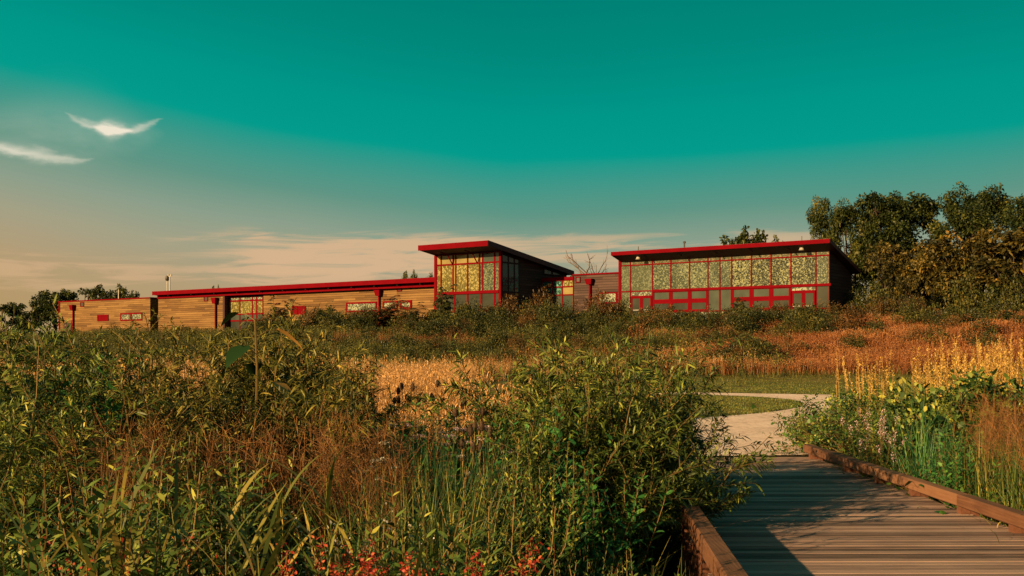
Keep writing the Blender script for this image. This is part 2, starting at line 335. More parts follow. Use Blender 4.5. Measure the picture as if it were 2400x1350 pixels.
def box(g, x0, x1, y0, y1, z0, z1, r=.5):
    hexa(g, [(x0, y0, z0), (x1, y0, z0), (x1, y1, z0), (x0, y1, z0), (x0, y0, z1), (x1, y0, z1), (x1, y1, z1), (x0, y1, z1)], r)
def lathe(g, prof, cx=0, cy=0, n=12, r=.5):
    k = len(prof); th = np.arange(n)*2*math.pi/n
    V = np.array([[(cx+rr*math.cos(a), cy+rr*math.sin(a), z) for a in th] for rr, z in prof]).reshape(-1, 3)
    T = []
    for i in range(k-1):
        for j in range(n):
            a, b = i*n+j, i*n+(j+1) % n; T += [(a, b, b+n), (a, b+n, a+n)]
    g.add(V, T, r)
def sstep(x): x = np.clip(x, 0, 1); return x*x*(3-2*x)
# ------------------------------------------------------------ terrain
P0 = np.array([27.8, 96.0]); ca36, sa36 = math.cos(R(36)), math.sin(R(36)); BASE = 4.5; HILL = 3.35
def qdist(X, Y): return -sa36*(X-P0[0]) - ca36*(Y-P0[1])       # metres in front of the building's front plane
def terr(X, Y):
    X = np.asarray(X, float); Y = np.asarray(Y, float)
    hill = HILL*sstep((46-qdist(X, Y))/40)
    marsh = -.6*sstep((16.6-Y)/2.6)
    left = -.55*sstep((1.0-X)/2.5)*sstep((27-Y)/6)
    return hill + np.minimum(marsh, left)
def at(px, Y): return (px-1200)/FPX*Y
def ztop(py, Y): return EYE+(HZ-py)*Y/FPX
def grid_sheet(name, xs, ys, dz, mat):
    XX, YY = np.meshgrid(xs, ys); V = np.stack([XX, YY, terr(XX, YY)+dz], -1).reshape(-1, 3)
    nx, ny = len(xs), len(ys); i, j = np.meshgrid(np.arange(nx-1), np.arange(ny-1)); a = (j*nx+i).ravel()
    T = np.concatenate([np.stack([a, a+1, a+nx+1], 1), np.stack([a, a+nx+1, a+nx], 1)])
    return to_mesh(name, V, T, np.full(len(V), .5), mat, True)
xs = np.concatenate([[-2500, -900, -400, -250], np.arange(-160, -20, 5), np.arange(-20, 40, 1.), np.arange(40, 140, 5), [200, 400, 900, 2500]])
ys = np.concatenate([[-300, -100, -30, -10], np.arange(0, 60, .8), np.arange(60, 130, 2.5), np.arange(130, 260, 10), [320, 500, 1000, 3000]])
link('ground', grid_sheet('ground', xs, ys, 0, 'soil'), kind='structure')
def poly_sheet(name, pts, z, mat):
    import bmesh
    bm = bmesh.new(); f = bm.faces.new([bm.verts.new((x, y, z)) for x, y in pts]); bmesh.ops.triangulate(bm, faces=[f])
    me = bpy.data.meshes.new(name); bm.to_mesh(me); bm.free(); me.materials.append(M[mat]); return me
def smooth_poly(pts, it=2):
    p = np.array(pts, float)
    for _ in range(it):
        q = np.roll(p, -1, 0); p = np.stack([.75*p+.25*q, .25*p+.75*q], 1).reshape(-1, 2)
    return p
path_pts = [(1.2, 17.0), (4.75, 17.0), (4.75, 17.9), (4.95, 19.3), (5.9, 22.6), (7.3, 25.6), (8.8, 29.6), (10.6, 33.0), (13.2, 35.0), (18, 35.6), (26, 36.2), (26, 39.8), (18, 39.2), (13, 39.4),
            (9.6, 41.2), (6.0, 42.6), (0, 43.2), (0, 41.4), (5.6, 40.8), (8.2, 39.4), (9.35, 36.6), (9.0, 33.4), (7.6, 30.0), (5.6, 27.4), (3.4, 25.6), (1.6, 23.6), (1.0, 20.5)]
path_poly = smooth_poly(path_pts)
link('path', poly_sheet('path', path_poly, .012, 'gravel'), kind='structure')
def inside(poly, X, Y):
    x2, y2 = np.roll(poly[:, 0], -1), np.roll(poly[:, 1], -1); c = np.zeros(np.shape(X), int)
    for (xa, ya, xb, yb) in zip(poly[:, 0], poly[:, 1], x2, y2):
        if ya == yb: continue
        c += ((ya > Y) != (yb > Y)) & (X < (xb-xa)*(Y-ya)/(yb-ya)+xa)
    return c % 2 == 1
lawn_poly = smooth_poly([(-2, 25), (3.4, 25.6), (6.0, 28), (8.6, 31.5), (9.3, 36.0), (12, 34), (30, 34), (36, 46), (30, 50), (24, 54), (16, 57.5), (6, 61), (-2, 61)], 1)
def lawn_mesh():
    lx = xs[(xs > -4) & (xs < 40)]; ly = ys[(ys > 24) & (ys < 64)]
    XX, YY = np.meshgrid(lx, ly); V = np.stack([XX, YY, terr(XX, YY)+.006], -1).reshape(-1, 3); nx = len(lx)
    i, j = np.meshgrid(np.arange(nx-1), np.arange(len(ly)-1)); a = (j*nx+i).ravel(); c = V[a]+(V[a+nx+1]-V[a])/2
    a = a[inside(lawn_poly, c[:, 0], c[:, 1])]; T = np.concatenate([np.stack([a, a+1, a+nx+1], 1), np.stack([a, a+nx+1, a+nx], 1)])
    return to_mesh('lawn', V, T, np.full(len(V), .5), 'turf', True)
link('lawn', lawn_mesh(), kind='structure')
# ------------------------------------------------------------ boardwalk and its rails
def boardwalk():
    g = Geo(); rng = np.random.default_rng(3)
    y = 4.0
    while y < 17.3:
        w = .100; xl = 1.62-.075*max(0, 9.7-y); xr = 4.62
        if y > 10: xl = 1.62-.02*(y-10)
        j = rng.normal(0, .004, 2); dz = rng.normal(0, .0015); tilt = .012*(y-10)*0
        v = [(xl+j[0]-.05, y, -.045+dz), (xr+j[1], y+.03, -.045+dz), (xr+j[1], y+w+.03, -.045+dz), (xl+j[0]-.05, y+w, -.045+dz)]
        hexa(g, v+[(a, b, c+.045) for a, b, c in v], rng.random()); y += w+.014*(.6+.8*rng.random())
    box(g, 1.75, 1.83, 5, 17.2, -.28, -.05, .2); box(g, 4.4, 4.48, 4, 17.2, -.28, -.05, .2); box(g, 3.0, 3.08, 4, 17.2, -.28, -.05, .2)
    link('boardwalk', g.mesh('boardwalk', 'deck'), kind='structure')
boardwalk()
def bevel_beam(g, ax, ay, bx_, by, z0, z1, w, r=.5, c=.012):
    """timber beam between two plan points with chamfered arrises"""
    d = np.array([bx_-ax, by-ay]); L = np.linalg.norm(d); d /= L; s = np.array([-d[1], d[0]])
    prof = [(-w/2+c, z0), (w/2-c, z0), (w/2, z0+c), (w/2, z1-c), (w/2-c, z1), (-w/2+c, z1), (-w/2, z1-c), (-w/2, z0+c)]
    V = [(*(np.array(e)+s*o), z) for e in ((ax, ay), (bx_, by)) for o, z in prof]
    T = []
    for i in range(8): j = (i+1) % 8; T += [(i, 8+j, j), (i, 8+i, 8+j)]
    for i in range(1, 7): T += [(0, i, i+1), (8, 8+i+1, 8+i)]
    g.add(V, T, r)
def rails():
    root = empty('kerb_rail', (4.55, 4, 0), label='low weathered timber kerb rail along the far right edge of the boardwalk', cat='rail')
    joints = [4.2, 6.9, 9.6, 11.06, 13.75, 16.9]
    for a, b in zip(joints[:-1], joints[1:]):
        g = Geo(); bevel_beam(g, 0, a-4+.004, 0.0, b-4-.004, .075, .195, .14, random.random()); link('beam', g.mesh('rail beam', 'rail'), root)
    for y in (4.5, 5.9, 7.3, 8.6, 9.9, 11.06, 12.41, 13.6, 14.9, 16.6):
        g = Geo(); box(g, -.05, .05, y-4-.05, y-4+.05, 0.004, .075); box(g, .056, .14, y-4-.045, y-4+.045, -.6, .06, .4); link('post', g.mesh('rail post', 'post'), root)
    root = empty('kerb_rail', (1.55, 9.75, 0), label='orange lit timber kerb rail at the near left edge of the boardwalk', cat='rail')
    pts = [(0.04, .05), (-.17, -3.05), (-.45, -5.8)]
    for (ax, ay), (bx_, by) in zip(pts[:-1], pts[1:]):
        g = Geo(); bevel_beam(g, ax, ay-.004, bx_, by+.004, .12, .27, .15, .55); link('beam', g.mesh('rail beam', 'rail'), root)
    for t in (.04, .36, .52, .85):
        x, y = pts[0][0]+(pts[1][0]-pts[0][0])*t, pts[0][1]+(pts[1][1]-pts[0][1])*t
        g = Geo(); box(g, x-.075, x+.035, y-.09, y+.09, -.62, .12, .5); link('post', g.mesh('rail post', 'post'), root)
rails()
# ------------------------------------------------------------ the building (front plane runs along the local x axis, y goes back)
def F(px, py, b=0.0, base=BASE):
    k = (px-1200)/FPX
    u = (k*(P0[1]+ca36*b)-P0[0]-sa36*b)/(ca36+sa36*k); Y = P0[1]-sa36*u+ca36*b
    return u, EYE+(HZ-py)*Y/FPX-base
def U(px, b=0.0): return F(px, 0, b)[0]
def W2(p, q, b=0.0): return (F(*p, b)[1]+F(*q, b)[1])/2
def bpart(name, g, mat, parent, smooth=False): return link(name, g.mesh(name, mat, smooth), parent)
def bbox(name, mat, parent, *a):
    g = Geo(); box(g, *a); return bpart(name, g, mat, parent)
def window(root, u0, u1, w0, w1, b, pane, fw=.06, name='window', frame='red', fd=.10, rail_h=None):
    """frame ring standing fd proud of plane b, glass a child of it"""
    g = Geo(); e = .002; u0 += e; u1 -= e; w0 += e; w1 -= e
    box(g, u0, u0+fw, b-fd, b, w0, w1); box(g, u1-fw, u1, b-fd, b, w0, w1)
    box(g, u0+fw, u1-fw, b-fd, b, w0, w0+fw); box(g, u0+fw, u1-fw, b-fd, b, w1-fw, w1)
    o = bpart(name, g, frame, root)
    g = Geo(); box(g, u0+fw, u1-fw, b-fd*.45, b-.01, w0+fw, w1-fw); bpart('pane', g, pane, o)
    return o
def shed_roof(root, ul, ur, bf, bb, wf, wb, th, name='roof', fascia=.34):
    """sloped slab from front edge (bf, wf) to back edge (bb, wb), red fascia along the front and both rakes"""
    g = Geo()
    v = [(ul, bf, wf-th), (ur, bf, wf-th), (ur, bb, wb-th), (ul, bb, wb-th), (ul, bf, wf), (ur, bf, wf), (ur, bb, wb), (ul, bb, wb)]
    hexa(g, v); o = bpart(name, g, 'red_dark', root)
    g = Geo(); box(g, ul-.03, ur+.03, bf-.06, bf-.003, wf-fascia, wf+.03)
    s = (wb-wf)/(bb-bf)
    bpart('fascia', g, 'red', o)
    for ux in (ul-.05, ur+.004):
        g = Geo(); hexa(g, [(ux, bf, wf-fascia*.9), (ux+.045, bf, wf-fascia*.9), (ux+.045, bb, wb-fascia*.9), (ux, bb, wb-fascia*.9), (ux, bf, wf+.05), (ux+.045, bf, wf+.05), (ux+.045, bb, wb+.05), (ux, bb, wb+.05)])
        bpart('rake_board', g, 'rake', o)
    g = Geo(); hexa(g, [(ul, bf, wf+.004), (ur, bf, wf+.004), (ur, bb, wb+.004), (ul, bb, wb+.004), (ul, bf, wf+.04), (ur, bf, wf+.04), (ur, bb, wb+.04), (ul, bb, wb+.04)]); bpart('roof_sheet', g, 'roofm', o)
    return o
def downspout(root, px, ytop, ybox, ybot, b, hw=.0):
    u, w1 = F(px, ytop, b); _, w0 = F(px, ybox, b); s = .28
    g = Geo(); box(g, u-.09, u+.09, b-.28, b-.10, -1.2, w0); o = bpart('downspout', g, 'red', root)
    g = Geo(); hexa(g, [(u-.3, b-.52, w0), (u+.3, b-.52, w0), (u+.3, b-.03, w0), (u-.3, b-.03, w0), (u-.45, b-.66, w1), (u+.45, b-.66, w1), (u+.45, b-.03, w1), (u-.45, b-.03, w1)])
    bpart('collector_box', g, 'red', o)
def scupper(root, px0, px1, y0, y1, b):
    u0, w1 = F(px0, y0, b); u1, w0 = F(px1, y1, b)
    o = window(root, u0, u1, w0, w1, b-.004, 'dark', .10, 'scupper')
def wall_box(root, u0, u1, b0, b1, w0, w1, mat, name='wall'): return bbox(name, mat, root, u0, u1, b0, b1, w0, w1)
def sloped_wall(root, u0, u1, b0, b1, w0, wf, wb, mat, name='wall'):
    g = Geo(); hexa(g, [(u0, b0, w0), (u1, b0, w0), (u1, b1, w0), (u0, b1, w0), (u0, b0, wf), (u1, b0, wf), (u1, b1, wb), (u0, b1, wb)]); return bpart(name, g, mat, root)
def main_building():
    B = empty('building', (P0[0], P0[1], BASE), R(-36), label='long timber and glass building with sloping red edged roofs on the hill', cat='building')
    # --- hall of glass on the right
    cols = [1456, 1478.5, 1530, 1573, 1617, 1660, 1688, 1715.5, 1762, 1808, 1854.5, 1913, 1945]
    us = [U(c) for c in cols]
    wt = W2((1460, 606), (1945, 581)); wm = W2((1460, 623), (1945, 598)); wtr = W2((1530, 682), (1945, 666)); ws = W2((1533, 734), (1945, 721)); wb = ws-.75
    bwh = 5.7; wback = F(1996, 634, bwh)[1]
    # core walls a little behind the glass
    sloped_wall(B, us[0]+.05, -.004, .02, bwh, -2, wt+.1, wback-.45, 'siding_shade')
    rw = W2((1432, 590), (1945, 562), -2.0)
    shed_roof(B, U(1433, -2), U(1944, -2), -2.0, bwh+.3, rw, wback, .32, fascia=.33)
    hall_top = ['frit_pale', 'frit_top', 'frit_top', 'frit_top', 'frit_top', 'frit_top', 'frit_top', 'frit_top', 'frit_top', 'frit_top', 'frit_top', 'frit_top']
    for i in range(12):
        a, b = us[i], us[i+1]
        window(B, a, b, wm, wt, 0, hall_top[i], .055)
        low = wtr
        window(B, a, b, low, wm, 0, 'frit_pale' if i < 2 else ('frit' if i < 7 or i == 11 else 'frit_dark'), .055)
        if i in (2, 3, 4, 7, 8, 9):
            mid = (ws+wtr)/2-.02
            window(B, a, b, mid, wtr, 0, 'glass_olive_refl', .20); window(B, a, b, ws, mid, 0, 'glass', .20)
            window(B, a, b, wb, ws, 0, 'frit_white', .055, 'spandrel')
        elif i in (5, 6, 11): window(B, a, b, ws, wtr, 0, 'glass_olive_refl' if i < 11 else 'glass', .075); window(B, a, b, wb, ws, 0, 'frit_white', .055, 'spandrel')
        elif i == 0: window(B, a, b, wb, wtr, 0, 'frit_pale', .06)
        else:
            dtop = wb+2.35
            window(B, a, b, dtop, wtr, 0, 'frit_white', .055, 'transom_window')
            m_ = (a+b)/2
            for (x0, x1, hx) in ((a+.06, m_, m_-.14), (m_, b-.06, m_+.14)):
                g = Geo(); box(g, x0+.002, x0+.17, -.1, -.002, wb, dtop-.003); box(g, x1-.17, x1-.002, -.1, -.002, wb, dtop-.003)
                box(g, x0+.17, x1-.17, -.1, -.002, wb, wb+.3); box(g, x0+.17, x1-.17, -.1, -.002, dtop-.2, dtop-.003)
                d = bpart('door', g, 'red', B)
                g = Geo(); box(g, x0+.17, x1-.17, -.06, -.01, wb+.3, dtop-.2); bpart('pane', g, 'glass', d)
                g = Geo(); box(g, x0+.15, x1-.15, -.17, -.12, wb+.98, wb+1.04); box(g, x0+.18, x0+.22, -.12, -.101, wb+.98, wb+1.04); box(g, x1-.22, x1-.18, -.12, -.101, wb+.98, wb+1.04); bpart('push_bar', g, 'steel', d)
    bbox('beam', 'red', B, us[2], us[-1]+.15, -.2, -.104, wtr-.13, wtr+.10)
    bbox('beam', 'red', B, us[0]-.25, us[0]-.004, -.12, .4, -2, wt)        # left end column
    bbox('beam', 'red', B, us[0], us[-1], -.12, .015, wt+.003, wt+.16)
    for px, py in ((1496, 602), (1879, 580)):
        u, w = F(px, py, -1.2); g = Geo(); lathe(g, [(.0, w+.25), (.12, w+.25), (.13, w+.1), (.26, w-.25), (.0, w-.22)], u, -1.2); o = bpart('soffit_lamp', g, 'lampwhite', B, True)
        g = Geo(); box(g, u-.03, u+.03, -1.23, -1.17, w+.25, w+1.0); bpart('lamp_stem', g, 'dark', o)
    for c in (1516, 1597, 1680, 1764, 1850):
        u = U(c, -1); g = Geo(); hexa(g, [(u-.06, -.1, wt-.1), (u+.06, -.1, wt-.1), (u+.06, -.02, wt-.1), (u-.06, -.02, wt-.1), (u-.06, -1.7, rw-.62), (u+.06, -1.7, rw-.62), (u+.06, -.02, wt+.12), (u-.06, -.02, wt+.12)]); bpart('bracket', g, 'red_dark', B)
    # side of the hall: low canopy at the back
    g = Geo(); hexa(g, [(0, bwh, 1.6), (3.0, bwh, .9), (3.0, bwh+4, .9), (0, bwh+4, 1.6), (0, bwh, 1.75), (3.0, bwh, 1.05), (3.0, bwh+4, 1.05), (0, bwh+4, 1.75)]); bpart('canopy', g, 'red_dark', B)
    sloped_wall(B, 0.02, 2.6, bwh+.4, bwh+3.5, -2, 1.3, 1.3, 'siding_shade')
    # --- link between hall and tower, set back
    bl = 8.0; tu1 = U(1171)
    lu1 = U(1460, bl)+.6; lu0 = U(1345, bl); lug = tu1
    wl = W2((1350, 646), (1450, 641), bl)
    wall_box(B, lu0, lu1, bl, bl+6, -2, wl, 'siding_shade')
    bbox('parapet_cap', 'red', B, lu0-.1, lu1, bl-.15, bl+6.1, wl+.003, wl+.16)
    scupper(B, 1350, 1361, 649, 662, bl)
    downspout(B, 1385, 654, 667, 740, bl)
    u0, w1 = F(1402, 686, bl); u1, w0 = F(1447, 700, bl); window(B, u0, u1, w0-.5, w1, bl-.004, 'frit_white', .14)
    wall_box(B, lug, lu0-.004, bl+.05, bl+6, -2, wl-.35, 'siding_shade')
    gw = wl-.45; cs = [lug+.03, U(1296, bl), U(1318.5, bl), lu0-.03]
    g0, g1 = F(1330, 672, bl)[1], F(1330, 691, bl)[1]
    for i, (a, b) in enumerate(zip(cs[:-1], cs[1:])):
        mt = 'frit_teal' if i < 2 else 'glass_warm_refl'
        window(B, a, b, g0, gw, bl+.04, mt if i < 2 else 'frit_yellow', .07); window(B, a, b, g1, g0, bl+.04, mt, .07); window(B, a, b, g1-2.6, g1, bl+.04, 'glass_olive_refl' if i else 'frit_teal', .07)
    bbox('beam', 'red', B, lug, lu0, bl-.12, bl+.03, wl-.44, wl-.1)
    # --- tower
    tu0 = U(1023); tb = 13.5
    rwf = W2((980, 577), (1143, 563), -3.0); rwb = F(1330, 637, tb)[1]; sl = (rwb-rwf)/(tb+3.0)
    def roofw(b): return rwf+sl*(b+3.0)-.42
    wtt = roofw(0)-.05
    sloped_wall(B, tu0+.02, tu1-.02, .02, tb-.4, -2, roofw(.02), roofw(tb-.4), 'siding_shade')
    shed_roof(B, U(981, -3), U(1143.5, -3), -3.0, tb, rwf, rwb, .42, fascia=.55)
    cols = [1024, 1035, 1063, 1069, 1097, 1125, 1132, 1160, 1171.5]; us = [U(c) for c in cols]
    wm = W2((1030, 622), (1165, 614)); wr = W2((1040, 690), (1170, 681)); wsl = W2((1070, 731), (1140, 728))
    mats = ['frit_yellow', 'frit_yellow', 'glass_warm_refl', 'frit_yellow', 'frit_yellow', 'frit', 'frit', 'frit']
    for i, (a, b) in enumerate(zip(us[:-1], us[1:])):
        window(B, a, b, wm, wtt, 0, 'glass_warm_refl' if i < 6 else 'glass_olive_refl', .085); window(B, a, b, wr, wm, 0, mats[i], .085)
    cl = [1024, 1036, 1066, 1097, 1129, 1160, 1171.5]; ul = [U(c) for c in cl]
    for a, b in zip(ul[:-1], ul[1:]): window(B, a, b, wsl, wr, 0, 'glass', .11); window(B, a, b, -1.0, wsl, 0, 'frit_white', .07, 'spandrel')
    bbox('beam', 'red', B, us[0], us[-1], -.22, -.104, wr-.16, wr+.16); bbox('beam', 'red', B, ul[1], ul[-1], -.2, -.104, wsl-.1, wsl+.1)
    bbox('column', 'red', B, us[0]-.3, us[0]-.003, -.14, .3, -2, wtt); bbox('column', 'red', B, us[-1]+.003, us[-1]+.22, -.14, .2, -2, wtt)
    for px in (1042, 1100):
        u = U(px, -1.5); g = Geo(); tubes(g, [[(u, -.12, wtt-1.1), (u, -1.0, wtt-.1), (u-.05, -2.2, rwf-.75)]], .07, .5, 6); bpart('strut', g, 'red', B)
    # tower's right side: tall printed windows in the shade, then a clerestory triangle over the link
    sx = tu1+.105
    def side_win(b0, b1, w0, w1, pane, w1b=None):
        w1b = w1 if w1b is None else w1b; fw = .08
        g = Geo()
        def strip(y0, y1, z0a, z1a, z0b, z1b): hexa(g, [(sx-.1, y0, z0a), (sx, y0, z0a), (sx, y1, z0b), (sx-.1, y1, z0b), (sx-.1, y0, z1a), (sx, y0, z1a), (sx, y1, z1b), (sx-.1, y1, z1b)])
        strip(b0, b0+fw, w0, w1, w0, w1); strip(b1-fw, b1, w0, w1b, w0, w1b); strip(b0+fw, b1-fw, w0, w0+fw, w0, w0+fw); strip(b0+fw, b1-fw, w1-fw, w1, w1b-fw, w1b)
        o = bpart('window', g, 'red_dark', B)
        g = Geo(); x0, x1 = sx-.09, sx-.05
        hexa(g, [(x0, b0+fw, w0+fw), (x1, b0+fw, w0+fw), (x1, b1-fw, w0+fw), (x0, b1-fw, w0+fw), (x0, b0+fw, w1-fw), (x1, b0+fw, w1-fw), (x1, b1-fw, w1b-fw), (x0, b1-fw, w1b-fw)]); bpart('pane', g, pane, o)
    bs = [.3, 1.5, 2.6, 3.5]
    for a, b in zip(bs[:-1], bs[1:]):
        side_win(a, b, wr, wm-.02, 'frit_teal'); side_win(a, b, wm, roofw(a)-.12, 'glass', roofw(b)-.12); side_win(a, b, wsl, wr-.02, 'glass')
    side_win(8.3, 9.9, wl+.35, roofw(8.3)-.12, 'frit_teal', roofw(9.9)-.12); side_win(9.95, 11.6, wl+.35, roofw(9.95)-.12, 'frit_teal', roofw(11.6)-.12)
    # --- long low wing
    bw = 1.5; wu0 = U(378, bw); wu1 = tu0-.32
    rf = W2((357, 684), (1018, 650), 0.0); wtop = rf-.95
    sa = U(531, bw); sb = U(617.5, bw)
    wall_box(B, wu0, sa, bw-.5, bw+9, -3, wtop-.05, 'siding'); wall_box(B, sa+.004, sb-.004, bw+.35, bw+9, -3, wtop-.1, 'siding_shade'); wall_box(B, sb, wu1, bw, bw+9, -3, wtop, 'siding')
    shed_roof(B, U(357.5, 0), wu1, 0.0, bw+10, rf, rf-.9, .3, fascia=.50)
    bbox('frieze', 'red', B, wu0, wu1, bw-.7, bw+.02, wtop+.003, wtop+.42)
    for px in np.linspace(400, 990, 12):
        u = U(px, .8); bbox('bracket', 'red_dark', B, u-.09, u+.09, .35, bw-.75, wtop+.3, wtop+.62)
    bbox('post', 'red_dark', B, sa-.02, sa+.35, bw-.62, bw-.51, -3, wtop)
    cs = [536, 562.5, 592, 602, 617]; ca = [U(c, bw+.3) for c in cs]
    wv = [-2.5, W2((540, 753), (617, 749), bw), W2((540, 738), (617, 733), bw), W2((540, 706), (617, 702), bw), W2((540, 697), (617, 693), bw)]
    for a, b in zip(ca[:-1], ca[1:]):
        for i, (z0, z1) in enumerate(zip(wv[:-1], wv[1:])): window(B, a, b, z0, z1, bw+.34, ['glass', 'glass_olive_refl', 'frit_yellow', 'frit_white'][i], .10)
    scupper(B, 479, 488, 695, 706, bw-.5); downspout(B, 508, 698, 712, 775, bw-.5)
    scupper(B, 931, 942.5, 671, 682.5, bw); downspout(B, 891, 680, 694, 750, bw)
    def win(px0, px1, y0, y1, pane, fw=.2):
        u0, w1 = F(px0, y0, bw); u1, w0 = F(px1, y1, bw); window(B, u0, u1, w0, w1, bw-.004, pane, fw)
    win(812, 884, 709, 730, 'frit_white'); win(898, 933, 706, 726, 'frit_white'); win(938, 966, 704, 725, 'frit_white', .28)
    for a, b in ((683, 699), (700, 717)):
        u0, w1 = F(a, 717, bw); u1, w0 = F(b, 737, bw); bbox('shutter', 'red', B, u0, u1, bw-.12, bw-.003, w0, w1)
    u0, w1 = F(750, 731, bw); u1, w0 = F(768, 745, bw); bbox('shutter', 'red', B, u0, u1, bw-.12, bw-.003, w0, w1)
    # --- things on the roof
    def on_roof(name, px, py, b, build, label, cat):
        u, w = F(px, py, b); x = P0[0]+ca36*u+sa36*b; y = P0[1]-sa36*u+ca36*b
        e = empty(name, (x, y, w+BASE), R(-36), label=label, cat=cat); build(e)
    def station(e):
        for x, h in ((0, 1.5), (.55, 2.1)):
            g = Geo(); tubes(g, [[(x, 0, -.8), (x, 0, h)]], .09, .5, 6); bpart('mast', g, 'lampwhite', e)
        g = Geo(); lathe(g, [(0, 1.5), (.2, 1.5), (.3, 1.8), (.2, 2.2), (0, 2.25)]); bpart('sensor', g, 'dark', e)
        g = Geo(); box(g, .25, .95, -.04, .04, 2.1, 2.17); lathe(g, [(0, 2.17), (.1, 2.17), (.1, 2.4), (0, 2.45)], .28); lathe(g, [(0, 2.17), (.1, 2.17), (.1, 2.4), (0, 2.45)], .92); bpart('cross_arm', g, 'lampwhite', e)
    on_roof('weather_station', 392, 683, 3.0, station, 'small pale weather station masts on the low wing\'s roof', 'weather station')
    def pipe(e): g = Geo(); lathe(g, [(.07, -.6), (.07, .5), (.13, .5), (.13, .65), (0, .7)]); bpart('pipe', g, 'dark', e)
    on_roof('roof_vent', 1604, 582, 1.0, pipe, 'tiny dark vent pipe on the glass hall\'s roof', 'vent')
    # --- detached block at the left end
    D = empty('timber_block', (P0[0], P0[1], BASE), R(-36), label='detached flat topped timber block at the far left of the long building', cat='building')
    u0, u1 = U(139, bw), U(352, bw); wt2 = W2((140, 708), (352, 700), bw)
    wall_box(D, u0, u1, bw, bw+9, -3, wt2, 'siding'); bbox('parapet_cap', 'red', D, u0-.1, u1+.1, bw-.12, bw+9.1, wt2+.003, wt2+.16)
    bbox('corner_board', 'red', D, u0-.06, u0+.24, bw-.08, bw-.003, -3, wt2)
    scupper(D, 189, 197.5, 708, 719, bw); downspout(D, 174, 715, 727, 790, bw)
    a, w1 = F(229, 738, bw); b, w0 = F(255, 752, bw); o = window(D, a, b, w0, w1, bw-.004, 'red', .2)
    a, w1 = F(283, 734, bw); b, w0 = F(334, 751, bw); window(D, a, (a+b)/2, w0, w1, bw-.004, 'frit_white', .2); window(D, (a+b)/2, b, w0, w1, bw-.004, 'frit_white', .2)
    a, w1 = F(150, 757, bw); b, w0 = F(169, 790, bw); bbox('utility_door', M['red_dark'], D, a, b, bw-.1, bw-.003, w0, w1)
    on_roof('vent_stack', 278, 699, 4.0, lambda e: bpart('pipe', (lambda g: (tubes(g, [[(0, 0, -.5), (0, 0, 1.3)]], .09, .5, 6), g)[1])(Geo()), 'lampwhite', e), 'thin pale vent stack on the detached timber block', 'vent')
main_building()
# ------------------------------------------------------------ plant makers: each returns [(part name, mesh), ...]
def mk_willow(seed, h=2.6, spread=.5, nst=15, tw=13, leaf='willow', L=.115, W=.0165, lpt=20):
    rng = np.random.default_rng(seed)
    az = rng.uniform(0, 2*math.pi, nst); lean = np.abs(rng.normal(0, 1, nst))*spread*.55+.05
    D = np.stack([np.sin(lean)*np.cos(az), np.sin(lean)*np.sin(az), np.cos(lean)], -1)
    base = np.stack([rng.normal(0, .12, nst), rng.normal(0, .12, nst), np.zeros(nst)], -1)
    LL = h*rng.uniform(.62, 1.05, nst)
    C = arcs(base, D, LL, .10+.10*rng.random(nst), rng, 8, .03)
    st, lf = Geo(), Geo()
    tubes(st, C, np.linspace(.011, .003, 8)[None]*rng.uniform(.7, 1.3, (nst, 1)), rng.random(nst))
    t = rng.uniform(.18, .97, (nst, tw)); P, d = along(C, t); P = P.reshape(-1, 3); d = d.reshape(-1, 3); n = len(P)
    a2 = rng.uniform(0, 2*math.pi, n); out = np.stack([np.cos(a2), np.sin(a2), np.zeros(n)], -1)
    TD = nrm(d*.75+out*.65); TL = h*rng.uniform(.10, .27, n)*(1.15-.55*t.ravel())
    C2 = arcs(P, TD, TL, .25*rng.random(n), rng, 5, .03)
    tubes(st, C2, np.linspace(.004, .0015, 5)[None], rng.random(n))
    def put_leaves(CC, m, t0):
        tt = rng.uniform(t0, 1, (len(CC), m)); p, dd = along(CC, tt); p = p.reshape(-1, 3); dd = dd.reshape(-1, 3); q = len(p)
        o = nrm(np.cross(dd, rng.normal(0, 1, (q, 3)))); ld = nrm(dd*.75+o*.75+np.array([0, 0, -.10]))
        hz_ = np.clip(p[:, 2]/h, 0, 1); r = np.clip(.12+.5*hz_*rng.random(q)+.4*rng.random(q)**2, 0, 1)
        leaves(lf, p, ld, L*rng.uniform(.65, 1.25, q), W*rng.uniform(.8, 1.25, q), rng.uniform(.05, .45, q), rng, r)
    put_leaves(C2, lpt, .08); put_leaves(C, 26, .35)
    return [('branches', st.mesh('willow branches', 'stem')), ('foliage', lf.mesh('willow foliage', leaf))]
